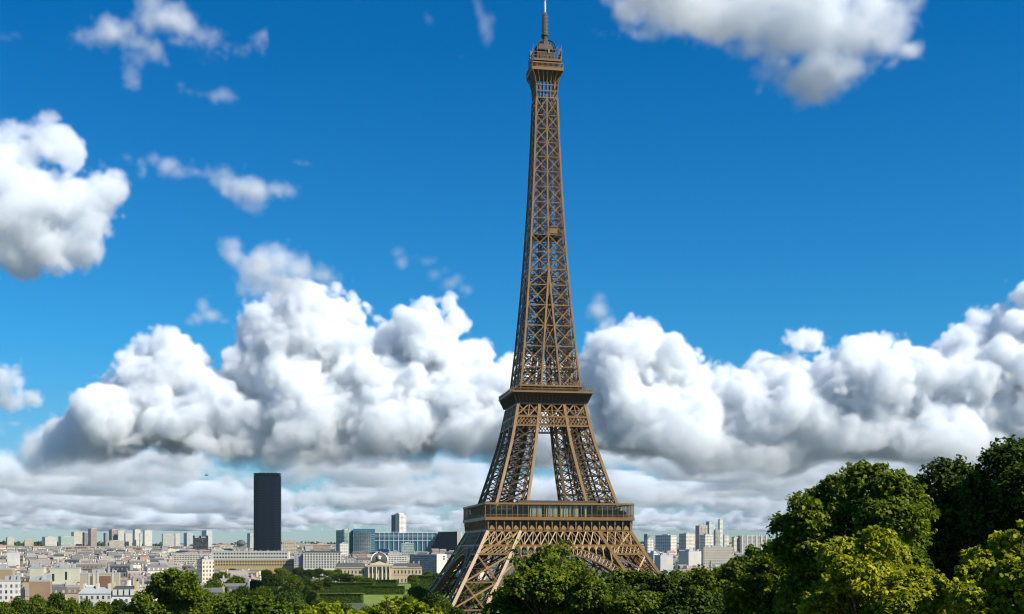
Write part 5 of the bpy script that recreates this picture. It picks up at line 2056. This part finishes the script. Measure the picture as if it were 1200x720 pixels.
def layer(label, d0, d1, zb, zt, vox, cell, cover, seed, mat=LAYER):
    """A field of flat cumulus over many kilometres, seen edge on near the horizon."""
    r = np.random.default_rng(seed)
    hw = 760 / F * d1
    mn = np.array([-hw - 300, d0, zb - 120.0])
    mx = np.array([hw + 300, d1, zt + 60.0])
    sh = tuple(int(math.ceil(q / v)) for q, v in zip(mx - mn, vox))
    size = mx - mn
    mx = mn + np.array(vox) * (np.array(sh) - 1)
    ax = [mn[i] + vox[i] * np.arange(sh[i]) for i in range(3)]
    flat3 = (sh[0], sh[1], 1)

    def n2(wl):
        ms = [max(4, int(s_ / wl) + 4) for s_ in size[:2]]
        a = r.standard_normal(ms).astype(np.float32)
        a = np.tensordot(spline_mat(sh[0], ms[0]), a, axes=(1, 0))
        a = np.tensordot(a, spline_mat(sh[1], ms[1]), axes=(1, 1))
        return (a / a.std())[:, :, None]
    c = .55 * n2(cell) + .5 * n2(cell * .4) + .3 * n2(cell * .17)
    hgt = np.clip(c + cover, 0, 2.2)
    base = zb + 45 * n2(cell * .5)
    top = base + (zt - zb) * .62 * hgt ** .8
    z = ax[2][None, None, :]
    sd = np.minimum((top - z), (z - base) * 1.3)
    sd = np.where(hgt > .02, sd, -200.0).astype(np.float32)
    a, wl = (zt - zb) * .26, (zt - zb) * 1.3
    for o in range(5):
        if wl < min(vox) * 1.6:
            break
        e = noise3(r, sh, size, wl)
        sd += a * (np.abs(e) * 1.2 - .9)
        a *= .6
        wl *= .5
    den = (np.clip(sd / 110, 0, 1) ** 1.3).astype(np.float32)
    volume_object('cloud_layer', label, den, mn, mx, vox, sh, mat)


layer('broken grey white cloud layer hanging below the big cumulus banks', 10400, 22000, 770, 1090, (34, 64, 20), 1900, .20, 31)
layer('thin far cloud layer, stacked streaks low over the skyline', 22000, 46000, 800, 1250, (80, 130, 36), 3600, .05, 32)

make_cloud('cloud', 'large puffy white cloud at the edge of the sky, higher than the cumulus banks', 4200,
           [(20, 190, 34, 32), (62, 172, 26, 24), (88, 188, 22, 28), (40, 235, 44, 44), (85, 235, 38, 40), (10, 270, 44, 40), (60, 288, 40, 28), (102, 262, 26, 24), (125, 222, 20, 16), (112, 225, 24, 24), (72, 156, 14, 11), (45, 160, 12, 10), (-30, 230, 60, 70), (146, 222, 11, 11), (100, 292, 16, 14), (140, 255, 9, 7), (82, 310, 14, 10), (20, 302, 30, 18), (128, 270, 10, 10), (8, 165, 18, 14), (150, 240, 6, 6)],
           5.5, DENSE, 24, 120, octs=6, edge=32, seed=12, gain=.65)
make_cloud('cloud', 'wide bright cloud cut by the upper edge of the sky', 2400,
           [(720, 40, 18, 8), (735, 24, 24, 16), (765, 16, 30, 22), (795, 14, 32, 24), (825, 14, 34, 26), (855, 20, 34, 24), (890, 28, 36, 30), (925, 34, 40, 40), (965, 38, 42, 44), (1000, 40, 38, 42), (1030, 44, 28, 34), (1048, 40, 16, 26), (915, 72, 24, 20), (940, 84, 26, 18), (905, 84, 16, 12), (958, 98, 20, 10), (984, 94, 15, 10), (975, 80, 30, 22), (1000, 76, 24, 22), (1030, 74, 18, 12), (880, 0, 70, 26), (960, 0, 60, 30), (780, -10, 60, 24), (1020, 8, 34, 24), (1060, 62, 8, 10), (885, 52, 20, 14)],
           4, SOFT, 15, 70, octs=6, edge=30, seed=14, billow=.5, gain=.64)
make_cloud('cloud', 'wispy cloud with a trailing tail high above the dark skyscraper', 2500,
           [(90, 44, 12, 5), (108, 42, 18, 8), (130, 38, 20, 10), (152, 32, 22, 14), (172, 26, 24, 18), (192, 24, 26, 20), (214, 30, 26, 16), (236, 36, 22, 12), (256, 38, 16, 8), (275, 44, 14, 4), (168, 50, 18, 14), (182, 58, 18, 14), (164, 68, 10, 12), (156, 84, 6, 10), (180, 2, 22, 16), (196, 8, 20, 14), (205, 48, 16, 10), (292, 44, 7, 3)],
           3.6, SOFT, 12, 55, octs=6, edge=40, seed=16, billow=.45, gain=.66)
make_cloud('cloud', 'small flat wisp between the tailed cloud and the long grey one', 2900,
           [(211, 100, 9, 5), (222, 107, 11, 6), (236, 111, 12, 6), (250, 113, 12, 6), (263, 112, 11, 7), (272, 113, 6, 4)], 3.6, SOFT, 6, 40, octs=5, edge=36, seed=17, billow=.4, gain=.66)
make_cloud('cloud', 'long pale grey cloud drifting in the middle of the open sky', 3300,
           [(150, 185, 12, 7), (165, 190, 12, 9), (180, 186, 15, 11), (195, 194, 18, 12), (210, 202, 16, 9), (228, 202, 16, 8), (245, 204, 18, 10), (262, 212, 22, 14), (282, 220, 24, 15), (302, 222, 24, 15), (322, 222, 20, 13), (340, 224, 14, 9), (288, 236, 16, 8), (168, 200, 8, 8), (350, 228, 6, 5)],
           4.4, SOFT, 13, 65, octs=6, edge=46, seed=18, billow=.45, gain=.66)
make_cloud('cloud', 'soft grey cloud just above the tallest white cumulus', 5200,
           [(276, 284, 12, 14), (274, 302, 14, 16), (290, 312, 18, 14), (308, 310, 22, 16), (330, 306, 22, 20), (350, 318, 24, 18), (374, 322, 20, 13), (330, 328, 44, 12), (325, 292, 11, 9), (340, 294, 9, 7), (388, 326, 10, 7)],
           7, SOFT, 20, 110, octs=6, edge=90, seed=19, billow=.6, gain=.64)
make_cloud('cloud', 'small round puff left of the tallest cumulus', 5600,
           [(238, 358, 11, 13), (248, 370, 14, 10), (230, 373, 11, 9), (262, 377, 8, 4), (242, 348, 6, 5)], 7, SOFT, 14, 80, octs=5, edge=70, seed=20, billow=.6, gain=.64)
make_cloud('cloud', 'faint grey shreds beside the shaft of the iron tower', 5200,
           [(510, 322, 14, 9), (528, 332, 16, 11), (545, 340, 14, 8), (470, 308, 9, 8), (498, 306, 13, 5), (520, 318, 12, 7), (466, 298, 5, 5)], 7, SOFT, 14, 90, octs=5, edge=110, seed=21, billow=.4, gain=.66)
make_cloud('cloud', 'small upright puff just right of the tower shaft', 5600,
           [(702, 350, 8, 10), (700, 364, 14, 13), (706, 378, 10, 8), (690, 370, 9, 8), (698, 388, 6, 5)], 7, SOFT, 14, 80, octs=5, edge=90, seed=22, billow=.5, gain=.64)
make_cloud('cloud', 'thin streaks at the top of the sky left of the mast', 2600,
           [(562, 8, 7, 14), (566, 28, 8, 14), (572, 48, 7, 13), (578, 62, 4, 6), (505, 22, 7, 6), (500, 14, 4, 5), (540, 66, 6, 3), (556, -6, 7, 10)], 3.6, SOFT, 6, 40, octs=5, edge=50, seed=23, billow=.3, gain=.68)
make_cloud('cloud', 'small cloud scrap at the upper left edge of the sky', 2900,
           [(4, 44, 14, 6), (-12, 44, 16, 8), (16, 42, 9, 4)], 4, THIN, 7, 45, octs=5, edge=24, seed=24, billow=.4)
make_cloud('cloud', 'white puff at the edge of the sky beside the left cumulus bank', 8000,
           [(8, 446, 16, 16), (-10, 450, 24, 22), (22, 464, 13, 10), (0, 470, 24, 12), (14, 436, 9, 8)], 12, DENSE, 44, 240, octs=5, edge=60, seed=25)
make_cloud('cloud', 'tiny scrap of cloud right of the long grey one', 3300, [(350, 191, 8, 3), (357, 192, 6, 2.6)], 3.6, THIN, 4, 30, octs=4, edge=16, seed=26, billow=.4)

# ------------------------------------------------------------------ the air between here and the skyline
hz_box = MB()
hz_box.box(-8200, 8200, -190, 9600, -12, 352)
hm = bpy.data.materials.new('thin blue air')
hm.use_nodes = True
hn = hm.node_tree.nodes
hn.clear()
ho, hv = hn.new('ShaderNodeOutputMaterial'), hn.new('ShaderNodeVolumePrincipled')
hv.inputs['Color'].default_value = (0.62, 0.82, 1.0, 1)
hv.inputs['Density'].default_value = 0.9e-5
hm.node_tree.links.new(hv.outputs[0], ho.inputs['Volume'])
tag(hz_box.build('haze', hm), 'thin bluish summer air over the whole city', kind='stuff')
